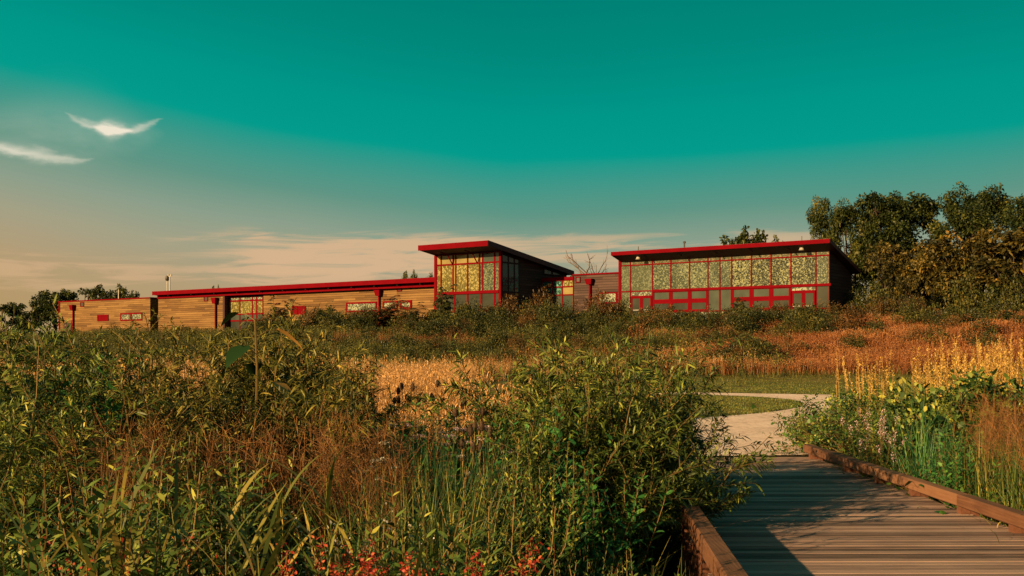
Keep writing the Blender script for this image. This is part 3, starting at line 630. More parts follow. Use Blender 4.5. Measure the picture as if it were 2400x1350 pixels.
def mk_forb(seed, h=1.2, nst=5, L=.065, W=.017, leaf='forb', spread=.25, flowers=None, gap=.042, ang=.8, fl_n=26, stem='stem', whorl=2):
    rng = np.random.default_rng(seed); st, lf, fl = Geo(), Geo(), Geo()
    az = rng.uniform(0, 2*math.pi, nst); lean = np.abs(rng.normal(0, spread*.6, nst))+.02
    D = np.stack([np.sin(lean)*np.cos(az), np.sin(lean)*np.sin(az), np.cos(lean)], -1)
    base = np.stack([rng.normal(0, .09, nst), rng.normal(0, .09, nst), np.zeros(nst)], -1)
    C = arcs(base, D, h*rng.uniform(.75, 1.05, nst), .05, rng, 7, .03); tubes(st, C, np.linspace(.005, .0018, 7)[None], rng.random(nst))
    m = int(h*.85/gap); t = np.linspace(.16, .985, m)[None]+rng.normal(0, .004, (nst, m)); P, d = along(C, np.clip(t, 0, 1))
    ph = (np.arange(m)*math.pi/2*(1 if whorl == 2 else .7))[None]+rng.uniform(0, 6, (nst, 1))
    for s in range(whorl):
        a = ph+s*2*math.pi/whorl+rng.normal(0, .2, ph.shape); o = np.stack([np.cos(a), np.sin(a), np.zeros_like(a)], -1)
        ld = nrm(o*ang+d*.62).reshape(-1, 3); p = P.reshape(-1, 3); q = len(p); tt = np.broadcast_to(t, (nst, m)).ravel()
        ll = L*rng.uniform(.8, 1.2, q)*np.interp(tt, [.1, .45, .85, 1], [.8, 1.15, .9, .4])
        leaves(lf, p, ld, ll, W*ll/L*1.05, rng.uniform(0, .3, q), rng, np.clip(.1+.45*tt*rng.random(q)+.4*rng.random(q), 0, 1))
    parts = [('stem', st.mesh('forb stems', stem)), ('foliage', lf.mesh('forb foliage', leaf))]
    if flowers:
        P, d = along(C, np.clip(rng.normal(.95, .04, (nst, fl_n)), .8, 1)); P = P.reshape(-1, 3)+rng.normal(0, .013, (nst*fl_n, 3)); q = len(P)
        leaves(fl, P, rng.normal(0, 1, (q, 3))+np.array([0, 0, .5]), rng.uniform(.009, .022, q), rng.uniform(.006, .010, q), .2, rng)
        parts.append(('blossom', fl.mesh('forb flowers', flowers)))
    return parts
def mk_clump(seed, n=60, h=.9, w=.009, lean=.35, bend=.9, mat='grass_green', spread=.12, panicle=None, pn=14):
    rng = np.random.default_rng(seed); g = Geo(); P = np.stack([rng.normal(0, spread, n), rng.normal(0, spread, n), np.zeros(n)], -1)
    blades(g, P, rng.uniform(0, 6.283, n), h*rng.uniform(.55, 1.1, n), w*rng.uniform(.7, 1.3, n), np.abs(rng.normal(0, lean, n)), np.abs(rng.normal(bend, .4, n)), rng)
    parts = [('blades', g.mesh('grass blades', mat))]
    if panicle:
        g = Geo(); P = np.stack([rng.normal(0, spread, pn), rng.normal(0, spread, pn), np.zeros(pn)], -1); a = rng.uniform(0, 6.283, pn); le = np.abs(rng.normal(0, .18, pn))
        C = arcs(P, np.stack([np.sin(le)*np.cos(a), np.sin(le)*np.sin(a), np.cos(le)], -1), h*rng.uniform(1.1, 1.45, pn), .05, rng, 6, .03); tubes(g, C, np.linspace(.003, .001, 6)[None], rng.random(pn))
        m = 22; p, d = along(C, rng.uniform(.6, 1, (pn, m))); p = p.reshape(-1, 3); d = d.reshape(-1, 3); q = len(p)
        C2 = arcs(p, nrm(d*.8+rng.normal(0, .6, (q, 3))), h*rng.uniform(.08, .2, q), .1, rng, 3, .05); tubes(g, C2, np.linspace(.0014, .0008, 3)[None], rng.random(q))
        p, d = along(C2, rng.uniform(.3, 1, (q, 6))); p = p.reshape(-1, 3); leaves(g, p, d.reshape(-1, 3)+rng.normal(0, .3, p.shape), .013, .005, .2, rng)
        parts.append(('panicle', g.mesh('grass panicles', panicle)))
    return parts
def mk_reed(seed, h=1.6, n=9):
    rng = np.random.default_rng(seed); st, g = Geo(), Geo(); a0 = rng.uniform(0, 6.28); le = rng.uniform(.05, .3)
    C = arcs(np.zeros((1, 3)), np.array([[math.sin(le)*math.cos(a0), math.sin(le)*math.sin(a0), math.cos(le)]]), h, .04, rng, 8, .01); tubes(st, C, np.linspace(.006, .002, 8)[None], .7, 5)
    p, d = along(C, np.linspace(.25, .98, n)[None]); p = p[0]; a = rng.uniform(0, 6.28)+np.arange(n)*math.pi+rng.normal(0, .5, n)
    blades(g, p, a, rng.uniform(.42, .75, n)*h/1.6, rng.uniform(.019, .031, n), rng.uniform(.35, .7, n), rng.uniform(.3, 1.1, n), rng, k=7)
    return [('stem', st.mesh('reed stem', 'reed')), ('blades', g.mesh('reed blades', 'reed'))]
def mk_spikes(seed, h=1.8, nst=7, mat='gold', L=.042):
    """tall seed spikes: stalks crowded with golden pods over drooping lower leaves"""
    rng = np.random.default_rng(seed); st, lf, fl = Geo(), Geo(), Geo(); az = rng.uniform(0, 6.28, nst); le = np.abs(rng.normal(0, .12, nst))
    C = arcs(np.stack([rng.normal(0, .16, nst), rng.normal(0, .16, nst), np.zeros(nst)], -1), np.stack([np.sin(le)*np.cos(az), np.sin(le)*np.sin(az), np.cos(le)], -1), h*rng.uniform(.7, 1.05, nst), .03, rng, 7, .02)
    tubes(st, C, np.linspace(.007, .003, 7)[None], rng.random(nst))
    m = 46; t = rng.uniform(.62, 1, (nst, m)); p, d = along(C, t); p = p.reshape(-1, 3); d = d.reshape(-1, 3); q = len(p); o = nrm(np.cross(d, rng.normal(0, 1, (q, 3))))
    heads = []
    for i in range(nst):
        e = slice(i*46, i*46+46); fl = Geo(); leaves(fl, p[e]+o[e]*.008, nrm(o[e]*.7+d[e]*.8), L*rng.uniform(.7, 1.5, 46), L*.36, .1, rng); heads.append(('seed_head', fl.mesh('spike seed head', mat)))
    m = 20; t = rng.uniform(.08, .72, (nst, m)); p, d = along(C, t); p = p.reshape(-1, 3); d = d.reshape(-1, 3); q = len(p); o = nrm(np.cross(d, rng.normal(0, 1, (q, 3))))
    leaves(lf, p, nrm(o*.9+d*.35), .12*rng.uniform(.6, 1.2, q), .024, .45, rng)
    return [('stem', st.mesh('spike stalks', 'stem_dry')), ('foliage', lf.mesh('spike leaves', 'willow'))]+heads
def mk_teasel(seed, h=1.5, n=3):
    rng = np.random.default_rng(seed); st = Geo(); heads = []
    az = rng.uniform(0, 6.28, n); le = np.abs(rng.normal(.08, .1, n)); C = arcs(np.stack([rng.normal(0, .05, n), rng.normal(0, .05, n), np.zeros(n)], -1), np.stack([np.sin(le)*np.cos(az), np.sin(le)*np.sin(az), np.cos(le)], -1), h*rng.uniform(.8, 1, n), .02, rng, 6, .01)
    tubes(st, C, np.linspace(.005, .003, 6)[None], .4)
    for c in C[:, -1]:
        hd = Geo(); lathe(hd, [(.002, c[2]-.005), (.017, c[2]+.008), (.021, c[2]+.03), (.016, c[2]+.055), (.003, c[2]+.07)], c[0], c[1], 8)
        a = np.arange(7)*.9; leaves(hd, np.repeat(c[None], 7, 0), np.stack([np.cos(a), np.sin(a), np.full(7, .8)], -1), .06, .004, -.2, rng, .3)
        q = 60; v = nrm(rng.normal(0, 1, (q, 3))); leaves(hd, c+np.array([0, 0, .033])+v*np.array([.018, .018, .03]), v, .012, .003, 0, rng, 1.0); heads.append(('seed_head', hd.mesh('teasel head', 'teasel')))
    return [('stem', st.mesh('teasel stems', 'stem_dry'))]+heads
def mk_umbel(seed, h=1.3, mat='whiteflower', n=3):
    rng = np.random.default_rng(seed); st, lf, fl = Geo(), Geo(), Geo(); az = rng.uniform(0, 6.28, n); le = np.abs(rng.normal(.1, .1, n))
    C = arcs(np.zeros((n, 3)), np.stack([np.sin(le)*np.cos(az), np.sin(le)*np.sin(az), np.cos(le)], -1), h*rng.uniform(.75, 1, n), .02, rng, 6, .02); tubes(st, C, np.linspace(.004, .002, 6)[None], .4)
    for c in C[:, -1]:
        q = 24; rr = np.sqrt(rng.random(q))*.032; a = rng.uniform(0, 6.28, q); tips = c+np.stack([rr*np.cos(a), rr*np.sin(a), .03-rr*rr*4], -1)
        tubes(st, np.stack([np.repeat((c-np.array([0, 0, .02]))[None], q, 0), tips], 1), .001, .4)
        k2 = 3; pp = np.repeat(tips, k2, 0)+rng.normal(0, .006, (q*k2, 3)); leaves(fl, pp, rng.normal(0, 1, pp.shape)*np.array([1, 1, .8]), .010, .008, 0, rng)
    p, d = along(C, rng.uniform(.1, .8, (n, 12))); p = p.reshape(-1, 3); leaves(lf, p, rng.normal(0, 1, p.shape)*np.array([1, 1, .4])+np.array([0, 0, .4]), .06, .014, .2, rng)
    return [('stem', st.mesh('umbel stems', 'stem')), ('foliage', lf.mesh('umbel leaves', 'forb')), ('blossom', fl.mesh('umbel flowers', mat))]
def clump_cloud(rng, centres, radii, per, squash=.8):
    n = len(centres); v = nrm(rng.normal(0, 1, (n, per, 3))); r = rng.random((n, per, 1))**.45
    return (centres[:, None]+v*r*radii[:, None, None]*np.array([1, 1, squash])).reshape(-1, 3), v.reshape(-1, 3)
def mk_bush(seed, h=1.6, rx=1.1, ncl=38, per=70, L=.11, W=.05, leaf='shrub', spiky=.0):
    rng = np.random.default_rng(seed); st, lf = Geo(), Geo()
    v = nrm(rng.normal(0, 1, (ncl, 3))); v[:, 2] = np.abs(v[:, 2])*1.2-.12; r = rng.uniform(.55, 1.0, (ncl, 1))
    cen = v*r*np.array([rx, rx, h*.82])+np.array([0, 0, h*.08]); cen[:, 2] = np.maximum(cen[:, 2], .05)
    rad = rx*rng.uniform(.16, .36, ncl); P, d = clump_cloud(rng, cen, rad, per, .9+spiky)
    P[:, 2] = np.abs(P[:, 2]); q = len(P)
    leaves(lf, P, d+rng.normal(0, .6, (q, 3))+np.array([0, 0, .35+spiky]), L*rng.uniform(.6, 1.4, q), W*rng.uniform(.7, 1.3, q), .2, rng, np.clip(np.repeat(rng.uniform(0, .35, ncl), per)+rng.random(q)**1.3*.65, 0, 1))
    C = np.stack([np.zeros((ncl, 3)), cen*.45*np.array([.8, .8, 1.2]), cen], 1); tubes(st, C, np.array([[.02, .012, .004]]), .4)
    return [('branches', st.mesh('bush branches', 'stem')), ('foliage', lf.mesh('bush foliage', leaf))]
def mk_sumac(seed, h=2.2, leaf='sumac'):
    """sparse upright shrub: few bare-ish stems, pinnate drooping leaves gathered towards the tops"""
    rng = np.random.default_rng(seed); st, lf = Geo(), Geo(); n = 7; az = rng.uniform(0, 6.28, n); le = np.abs(rng.normal(.2, .2, n))
    C = arcs(np.stack([rng.normal(0, .15, n), rng.normal(0, .15, n), np.zeros(n)], -1), np.stack([np.sin(le)*np.cos(az), np.sin(le)*np.sin(az), np.cos(le)], -1), h*rng.uniform(.6, 1.05, n), .02, rng, 6, .05); tubes(st, C, np.linspace(.025, .008, 6)[None], .4)
    m = 16; p, d = along(C, rng.uniform(.3, 1, (n, m))); p = p.reshape(-1, 3); q = len(p); a = rng.uniform(0, 6.28, q)
    C2 = arcs(p, nrm(np.stack([np.cos(a), np.sin(a), rng.uniform(.2, .9, q)], -1)), rng.uniform(.3, .55, q), .35, rng, 5, .02); tubes(st, C2, .005, .5)
    p, d = along(C2, np.repeat(np.linspace(.15, 1, 9)[None], q, 0)); p = p.reshape(-1, 3); d = d.reshape(-1, 3)
    for s in (1, -1):
        o = nrm(np.cross(d, np.array([0, 0, 1.])))*s; leaves(lf, p, nrm(o+d*.5+np.array([0, 0, -.2])), .17, .05, .3, rng, np.clip(np.repeat(rng.random(q), 9)*.7+rng.random(len(p))*.3, 0, 1))
    return [('branches', st.mesh('sumac branches', 'bark')), ('foliage', lf.mesh('sumac foliage', leaf))]
def mk_tree(seed, h=14, rx=6, leaf='tree', ncl=230, per=150, L=.31, W=.16, low=.08, trunk=.3):
    rng = np.random.default_rng(seed); st, lf = Geo(), Geo()
    hubs = 17; hv = nrm(rng.normal(0, 1, (hubs, 3))); hub = hv*rng.uniform(.5, .88, (hubs, 1))*np.array([rx, rx, h*(1-low)*.46])+np.array([0, 0, h*(low+(1-low)*.5)])
    hub[:3] = np.stack([rng.normal(0, rx*.4, 3), rng.normal(0, rx*.4, 3), h*rng.uniform(.80, .86, 3)], -1)
    k = rng.integers(0, hubs, ncl); cen = hub[k]+nrm(rng.normal(0, 1, (ncl, 3)))*rng.uniform(.3, 1.0, (ncl, 1))*rx*.34*np.array([1, 1, .85]); cen[:, 2] = np.clip(cen[:, 2], h*low, h*.99)
    rad = rx*rng.uniform(.09, .18, ncl); P, d = clump_cloud(rng, cen, rad, per, .8); q = len(P)
    leaves(lf, P, d+rng.normal(0, .7, (q, 3))+np.array([0, 0, .2]), L*rng.uniform(.55, 1.35, q), W*rng.uniform(.7, 1.3, q), .25, rng, np.clip(np.repeat(rng.uniform(0, .55, ncl)**1.3, per)+rng.random(q)**1.4*.5, 0, 1))  # tone per clump puts the crown's light and shade into leaf colour
    tubes(st, arcs(np.zeros((1, 3))+np.array([0, 0, -.3]), np.array([[.03, .02, 1.]]), h*.8, 0, rng, 8, .02), np.linspace(trunk, trunk*.2, 8)[None], .5, 8)
    b0 = np.stack([np.zeros(hubs), np.zeros(hubs), hub[:, 2]*.45], -1); tubes(st, np.stack([b0, b0*.4+hub*.6+rng.normal(0, .3, (hubs, 3)), hub], 1), np.array([[trunk*.4, trunk*.25, trunk*.12]]), .5, 5)
    mid = (hub[k]+cen)/2+rng.normal(0, .15, (ncl, 3)); tubes(st, np.stack([hub[k], mid, cen], 1), np.array([[trunk*.1, trunk*.07, .015]]), .5, 3)
    return [('trunk', st.mesh('tree trunk', 'bark')), ('crown', lf.mesh('tree crown', leaf))]
def mk_snag(seed, h=6):
    rng = np.random.default_rng(seed); st = Geo(); n = 9; a = rng.uniform(0, 6.28, n)
    T = arcs(np.zeros((1, 3)), np.array([[.05, 0, 1.]]), h, 0, rng, 7, .02); tubes(st, T, np.linspace(.12, .03, 7)[None], .5, 6)
    p, d = along(T, rng.uniform(.35, .95, (1, n))); C = arcs(p[0], nrm(np.stack([np.cos(a), np.sin(a), rng.uniform(.6, 1.4, n)], -1)), h*rng.uniform(.2, .45, n), -.1, rng, 6, .07); tubes(st, C, np.linspace(.06, .02, 6)[None], .5, 4)
    p, d = along(C, rng.uniform(.3, 1, (n, 5))); p = p.reshape(-1, 3); d = d.reshape(-1, 3); C2 = arcs(p, nrm(d+rng.normal(0, .5, d.shape)), h*rng.uniform(.06, .16, len(p)), 0, rng, 4, .08); tubes(st, C2, np.linspace(.025, .012, 4)[None], .5, 3)
    return [('trunk', st.mesh('dead tree', 'deadwood'))]
def mk_broad(seed, n=7, h=1.7):
    """sapling with a few very large heart-shaped leaves, some withered"""
    rng = np.random.default_rng(seed); st = Geo(); C = arcs(np.zeros((1, 3)), np.array([[.03, 0, 1.]]), h, 0, rng, 7, .02); tubes(st, C, np.linspace(.014, .006, 7)[None], .4, 5); parts = []
    lfs = []
    for i in range(n):
        t = .62+.38*i/(n-1); p, d = along(C, np.array([[t]])); p = p[0, 0]; a = i*2.4+.6; ps = p+np.array([math.cos(a)*.14, math.sin(a)*.14, .05]); tubes(st, [[p, (p+ps)/2+np.array([0, 0, .02]), ps]], .003, .5)
        s = .15 if i % 3 else .10; D = np.array([math.cos(a), math.sin(a), -.55]); D /= np.linalg.norm(D); S = np.cross(D, [0, 0, 1.]); S /= np.linalg.norm(S); N = np.cross(S, D)
        prof = [(-.08, .22), (.0, .38), (.18, .52), (.4, .46), (.65, .30), (.85, .13)]
        V = [ps]; T = []
        for x, w in prof:
            cen = ps+D*s*x*1.3-np.array([0, 0, 1])*s*.25*max(x, 0)**2
            V += [cen-S*w*s+N*.12*w*s, cen, cen+S*w*s+N*.12*w*s]
        V.append(ps+D*s*1.25-np.array([0, 0, 1])*s*.3)
        for r_ in range(5):
            o = 1+r_*3
            for c in (0, 1): T += [(o+c, o+c+1, o+c+4), (o+c, o+c+4, o+c+3)]
        o = 16; T += [(o, o+1, 19), (o+1, o+2, 19), (0, 2, 1), (0, 3, 2)]
        g = Geo(); g.add(V, T, rng.random()); dry = i in (2, 5)
        parts.append(('withered_leaf' if dry else 'leaf', g.mesh('broad leaf', 'bigleaf_dry' if dry else 'bigleaf', True)))
    return [('stem', st.mesh('sapling stem', 'stem'))]+parts
def mk_vine(seed, n=34, r=.35, s=.07, mat='vine', h=.3):
    rng = np.random.default_rng(seed); st, lf = Geo(), Geo(); P = np.stack([rng.normal(0, r, n), rng.normal(0, r, n), np.abs(rng.normal(.4, .35, n))*h+.02], -1)
    a = rng.uniform(0, 6.28, n); D = np.stack([np.cos(a), np.sin(a), rng.normal(-.15, .2, n)], -1)
    tubes(st, np.stack([P*np.array([.3, .3, 0]), P*np.array([.8, .8, .7]), P], 1), .0025, .5)
    leaves(lf, P, D, s*rng.uniform(.7, 1.4, n), s*rng.uniform(.75, 1.1, n), .3, rng, wide=.28)
    return [('stem', st.mesh('vine stems', 'stem')), ('foliage', lf.mesh('vine leaves', mat))]
def plant(name, parts, px, Y, label, cat, group=None, sc=1.0, rz=None, X=None, dz=0.0):
    X = at(px, Y) if X is None else X
    o = empty(name, (X, Y, float(terr(X, Y))-.02+dz), random.uniform(0, 6.28) if rz is None else rz, sc, label, cat, group)
    for n, me in parts: link(n, me, o)
    return o
random.seed(11)
def Yq(px, q): k = (px-1200)/FPX; return (sa36*P0[0]+ca36*P0[1]-q)/(sa36*k+ca36)
def tall(parts):
    """height a plant really reaches (its top one per cent left out)"""
    z = np.concatenate([np.array([v.co.z for v in me.vertices]) for _, me in (parts[1:] or parts)]); return float(np.percentile(z, 99.3))
TALL = {}
def fit(parts_h, px, Y, ytop):
    if not isinstance(parts_h, (int, float)):
        k = parts_h[0][1].name
        if k not in TALL: TALL[k] = tall(parts_h)
        parts_h = TALL[k]
    return (ztop(ytop, Y)-float(terr(at(px, Y), Y)))/parts_h
# ---- ground cover nobody could count
def scatter(rng, n, px0, px1, y0, y1, keep, power=1.0):
    px = rng.uniform(px0, px1, n); Y = y0+(y1-y0)*rng.random(n)**power; X = at(px, Y)
    k = keep(X, Y); return X[k], Y[k]
def off_paths(X, Y):
    deck = (X > .95) & (X < 4.85) & (Y < 17.6)
    return ~inside(path_poly, X, Y) & ~deck
def off_lawn(X, Y): return off_paths(X, Y) & ~inside(lawn_poly, X, Y)
def stuff(name, protos, X, Y, rng, mat, smin, smax, label=None, hscale=None):
    Vs, Ts, Rs, n = [], [], [], 0; pick = rng.integers(0, len(protos), len(X)); Z = terr(X, Y)-.02
    for i, (V, T, r) in enumerate(protos):
        m = np.where(pick == i)[0]; c = len(m)
        if not c: continue
        a = rng.uniform(0, 6.283, c); s = rng.uniform(smin, smax, c); sz = s if hscale is None else s*hscale[m]
        x = V[None, :, 0]*s[:, None]; y = V[None, :, 1]*s[:, None]
        W = np.stack([x*np.cos(a)[:, None]-y*np.sin(a)[:, None]+X[m][:, None], x*np.sin(a)[:, None]+y*np.cos(a)[:, None]+Y[m][:, None], V[None, :, 2]*sz[:, None]+Z[m][:, None]], -1)
        Vs.append(W.reshape(-1, 3)); Ts.append((T[None]+(np.arange(c)*len(V))[:, None, None]+n).reshape(-1, 3)); n += c*len(V)
        Rs.append(np.clip(r[None]+rng.normal(0, .12, c)[:, None], 0, 1).ravel())
    return link(name, to_mesh(name, np.concatenate(Vs), np.concatenate(Ts), np.concatenate(Rs), mat), kind='stuff', label=label)
def proto_stalks(seed, n, h, w, heads=True, leafy=0, spread=.25, bend=.25, lean=.12):
    rng = np.random.default_rng(seed); g = Geo(); P = np.stack([rng.normal(0, spread, n), rng.normal(0, spread, n), np.zeros(n)], -1)
    C = blades(g, P, rng.uniform(0, 6.283, n), h*rng.uniform(.6, 1.1, n), np.full(n, w), np.abs(rng.normal(0, lean, n)), np.abs(rng.normal(bend, .2, n)), rng, rng.uniform(.1, .7, n), k=4)
    if heads:
        m = 5; p, d = along(C, rng.uniform(.72, 1, (n, m))); p = p.reshape(-1, 3); d = d.reshape(-1, 3)
        leaves(g, p, d+rng.normal(0, .45, d.shape), .07*h, w*1.5, .15, rng, np.clip(.45+.55*rng.random(len(p)), 0, 1))
    if leafy:
        p, d = along(C, rng.uniform(.1, 1, (n, leafy))); p = p.reshape(-1, 3); d = d.reshape(-1, 3)
        leaves(g, p, d+rng.normal(0, .5, d.shape), .11*h, w*2.2, .1, rng)
    return g.arrays()
rng = np.random.default_rng(5)
dry = [proto_stalks(i, 26, .95, .010) for i in range(4)]+[proto_stalks(9, 9, 1.4, .014, lean=.06)]
X, Y = scatter(rng, 5200, -700, 1800, 14.5, 66, lambda X, Y: off_lawn(X, Y) & (qdist(X, Y) > 36) & ~((X/Y > .165) & (Y < 44)), 1.1)
stuff('dry_meadow_grass', dry, X, Y, rng, 'grass_dry', .8, 1.15)
red = [proto_stalks(20+i, 26, 1.1, .022, spread=.4) for i in range(4)]
q = rng.uniform(6, 44, 5200); px = rng.uniform(1480, 2560, 5200); Y = Yq(px, q); X = at(px, Y); k = off_lawn(X, Y) & (rng.random(5200) < np.clip(.35+(px-1480)/700, 0, 1)*np.clip((q-4)/16+.15*(px > 1950)+.05, 0, 1)); X, Y = X[k], Y[k]
stuff('red_hill_grass', red, X, Y, rng, 'grass_red', .7, 1.2, hscale=.5+.5*np.sin(X/2.7+np.sin(Y/3.1)*1.5)**2*np.cos(Y/4.3)**2+.15*rng.random(len(X)))
gr = [proto_stalks(40+i, 20, 1.05, .022, False, 7, spread=.4, bend=.1) for i in range(4)]
q = rng.uniform(4, 46, 6600); px = rng.uniform(-700, 1900, 6600); Y = Yq(px, q); X = at(px, Y)
def patch(X, Y, s, o): return .5+.5*np.sin(X/s+o+1.7*np.sin(Y/s*.6+o))*np.cos(Y/s*.8-o*2+1.3*np.sin(X/s*.7))
k = off_lawn(X, Y) & ((patch(X, Y, 5., 1.) > .38) | (rng.random(6600) < .3)) & (rng.random(6600) < np.clip((2000-px)/700, .1, 1)); X, Y = X[k], Y[k]
stuff('goldenrod_thicket', gr, X, Y, rng, 'goldenrod', .7, 1.2, hscale=.65+.6*patch(X, Y, 3., 4.))
q = rng.uniform(5, 46, 1500); px = rng.uniform(600, 1700, 1500); Y = Yq(px, q); X = at(px, Y); k = off_lawn(X, Y) & (patch(X, Y, 5., 1.) < .45); X, Y = X[k], Y[k]
stuff('dry_slope_grass', dry, X, Y, rng, 'grass_red', .6, 1.1)
def proto_clump(seed, n, h, w, lean, bend, spread=.15):
    r_ = np.random.default_rng(seed); g = Geo(); P = np.stack([r_.normal(0, spread, n), r_.normal(0, spread, n), np.zeros(n)], -1)
    blades(g, P, r_.uniform(0, 6.283, n), h*r_.uniform(.55, 1.1, n), w*r_.uniform(.7, 1.3, n), np.abs(r_.normal(0, lean, n)), np.abs(r_.normal(bend, .4, n)), r_, k=4); return g.arrays()
und = [proto_clump(60+i, 30, .75, .012, .4, 1.0) for i in range(4)]
X, Y = scatter(rng, 2600, -250, 1750, 3.2, 15, lambda X, Y: off_paths(X, Y) & ~((X > .3) & (Y < 5.5)))
stuff('undergrowth_grass', und, X, Y, rng, 'grass_green', .7, 1.3)
X, Y = scatter(rng, 900, 2080, 2650, 8.5, 34, lambda X, Y: off_paths(X, Y) & (X > 4.95))
stuff('bank_grass', und, X, Y, rng, 'grass_green', .8, 1.5)
lw = [proto_clump(80+i, 40, .09, .009, .5, .8, .22) for i in range(3)]
X, Y = scatter(rng, 7000, 1350, 2400, 25, 62, lambda X, Y: inside(lawn_poly, X, Y) & ~inside(path_poly, X, Y))
stuff('lawn_grass', lw, X, Y, rng, 'grass_green', .6, 1.2)
eg = [proto_clump(95+i, 24, .45, .014, .45, .9, .25) for i in range(2)]
X, Y = scatter(rng, 2600, 1300, 2450, 50, 66, lambda X, Y: ~inside(lawn_poly, X, Y-rng.uniform(-2.5, 1.5, len(X))) | (rng.random(len(X)) < .04)); k = qdist(X, Y) > 28
stuff('rough_edge_grass', eg, X[k], Y[k], rng, 'goldenrod', .5, 1.3)
# ---- willow thickets in the foreground
WL = [mk_willow(100+i, spread=.42, L=.10, W=.0135, lpt=26) for i in range(4)]; WR = [mk_willow(120+i, leaf='willow_rust', L=.125, W=.0145, spread=.42, lpt=24) for i in range(4)]
WF = [mk_willow(140+i, leaf='willow_rust', L=.06, W=.013, tw=16, lpt=22) for i in range(2)]; WS = [mk_willow(160+i, spread=.62, nst=17) for i in range(4)]
gl = 'willow shrubs in the thicket left of the boardwalk'
T_L = 'yellow green willow shrub with narrow leaves at the left edge of the photo'
T_F = 'bronze willow shrub of dense tiny leaves before the timber building'
T_R = 'rust tinged willow shrub with long drooping leaves below the low wing'
T_S = 'olive willow shrub arching out towards the boardwalk'
i = 0
for px, Y, yt in [(-60, 9, 838), (30, 11, 786), (110, 10, 810), (180, 12.5, 813), (245, 11, 838), (150, 8.6, 880), (40, 8, 905), (-40, 7.4, 960), (80, 12, 750), (215, 13, 790)]:
    plant('willow_shrub', WL[i % 4], px, Y, T_L, 'shrub', 'willow shrubs at the left edge', fit(WL[i % 4], px, Y, yt)); i += 1
for px, Y, yt in [(300, 13, 790), (370, 12, 773), (430, 12.8, 786), (395, 13, 744), (320, 9.2, 870), (410, 9.6, 860)]:
    plant('willow_shrub', WF[i % 2], px, Y, T_F, 'shrub', 'tiny leaved willow shrubs', fit(WF[i % 2], px, Y, yt)); i += 1
for px, Y, yt in [(500, 11, 823), (585, 12.5, 786), (660, 11.5, 764), (735, 12.5, 791), (800, 11, 828), (860, 12, 866), (560, 9.6, 870), (680, 9.5, 875), (800, 9.7, 905), (470, 9.4, 900), (625, 13, 738), (690, 13.5, 758)]:
    plant('willow_shrub', WR[i % 4], px, Y, T_R, 'shrub', 'rusty willow shrubs', fit(WR[i % 4], px, Y, yt)); i += 1
for px, Y, yt in [(1220, 11.5, 865), (1285, 10.8, 825), (1345, 11.8, 795), (1375, 10.8, 800), (1449, 12.4, 800), (1464, 10.6, 830), (1335, 9.6, 900), (1375, 9.8, 880), (1449, 10.0, 920), (1285, 9.4, 960), (1504, 10.9, 905), (1494, 12.9, 850), (1519, 12.0, 925), (1514, 10.2, 985)]:
    plant('willow_shrub', WS[i % 4], px, Y, T_S, 'shrub', 'willow shrubs beside the boardwalk', fit(WS[i % 4], px, Y, yt)); i += 1
# ---- leafy forbs, grasses and flowers in front
FB = [mk_forb(200+i, L=.074, W=.017, gap=.040) for i in range(4)]; FL = [mk_forb(220+i, leaf='lush', L=.085, W=.024, gap=.05) for i in range(3)]; FP = [mk_forb(240+i, L=.05, W=.012, ang=.5, whorl=3) for i in range(3)]
def many(name, protos, n, px0, px1, Y0, Y1, yt0, yt1, ph, label, cat, group, seed):
    r_ = np.random.default_rng(seed)
    for j in range(n):
        for _ in range(30):
            Y = r_.uniform(Y0, Y1); px = r_.uniform(px0, px1); X = at(px, Y)
            if bool(off_paths(np.array(X), np.array(Y))): break
        yt = r_.uniform(yt0, yt1); plant(name, protos[j % len(protos)], px, Y, label, cat, group, max(.5, min(2.0, fit(protos[j % len(protos)], px, Y, yt))))
many('leafy_forb', FB, 34, -80, 420, 4.8, 8.2, 1010, 1180, 1.2, 'green leafy forb with paired upright leaves in the lower left corner', 'plant', 'leafy forbs lower left', 1)
many('leafy_forb', FB, 16, 300, 620, 6.5, 8.5, 1000, 1090, 1.2, 'dark green leafy forb behind the tall reeds', 'plant', 'leafy forbs behind the reeds', 2)
many('leafy_forb', FP, 20, 1110, 1330, 7.2, 8.8, 1020, 1130, 1.2, 'olive leafy forb of many short leaves left of the dark hollow', 'plant', 'leafy forbs left of the dark hollow', 3)
many('leafy_forb', FP, 12, 1330, 1530, 5.2, 6.2, 1290, 1335, 1.2, 'short olive forb along the bottom edge near the rail', 'plant', 'short forbs near the rail', 31)
many('leafy_forb', FB, 16, 820, 1250, 4.8, 7.0, 1100, 1230, 1.2, 'leafy forb below the bright green grass clumps', 'plant', 'leafy forbs below the green grass', 4)
many('lush_forb', FL, 20, 930, 1320, 8.6, 12, 930, 1030, 1.2, 'bright green lush forb in front of the dry meadow', 'plant', 'lush forbs before the meadow', 5)
many('lush_forb', FL, 5, 170, 250, 10, 11.5, 800, 850, 1.2, 'fresh green leafy bush among the willows at the left', 'plant', 'fresh green plants among the left willows', 6)
many('lush_forb', FL, 9, 1270, 1440, 8.0, 9.2, 1060, 1160, 1.2, 'green forb in the dark hollow under the willows', 'plant', 'forbs in the dark hollow', 7)
PG = [mk_clump(300+i, 46, 1.3, .009, .22, .6, 'grass_green', .14, 'panicle') for i in range(3)]
many('panicle_grass', PG, 9, 230, 560, 7.4, 9.2, 940, 1030, 1.75, 'tall grass with airy rust red panicles below the left willows', 'grass', 'red panicle grasses left', 8)
many('panicle_grass', PG, 12, 540, 930, 7.2, 9.2, 930, 1060, 1.75, 'tall grass with airy rust red panicles left of the green grass clump', 'grass', 'red panicle grasses in the middle', 9)
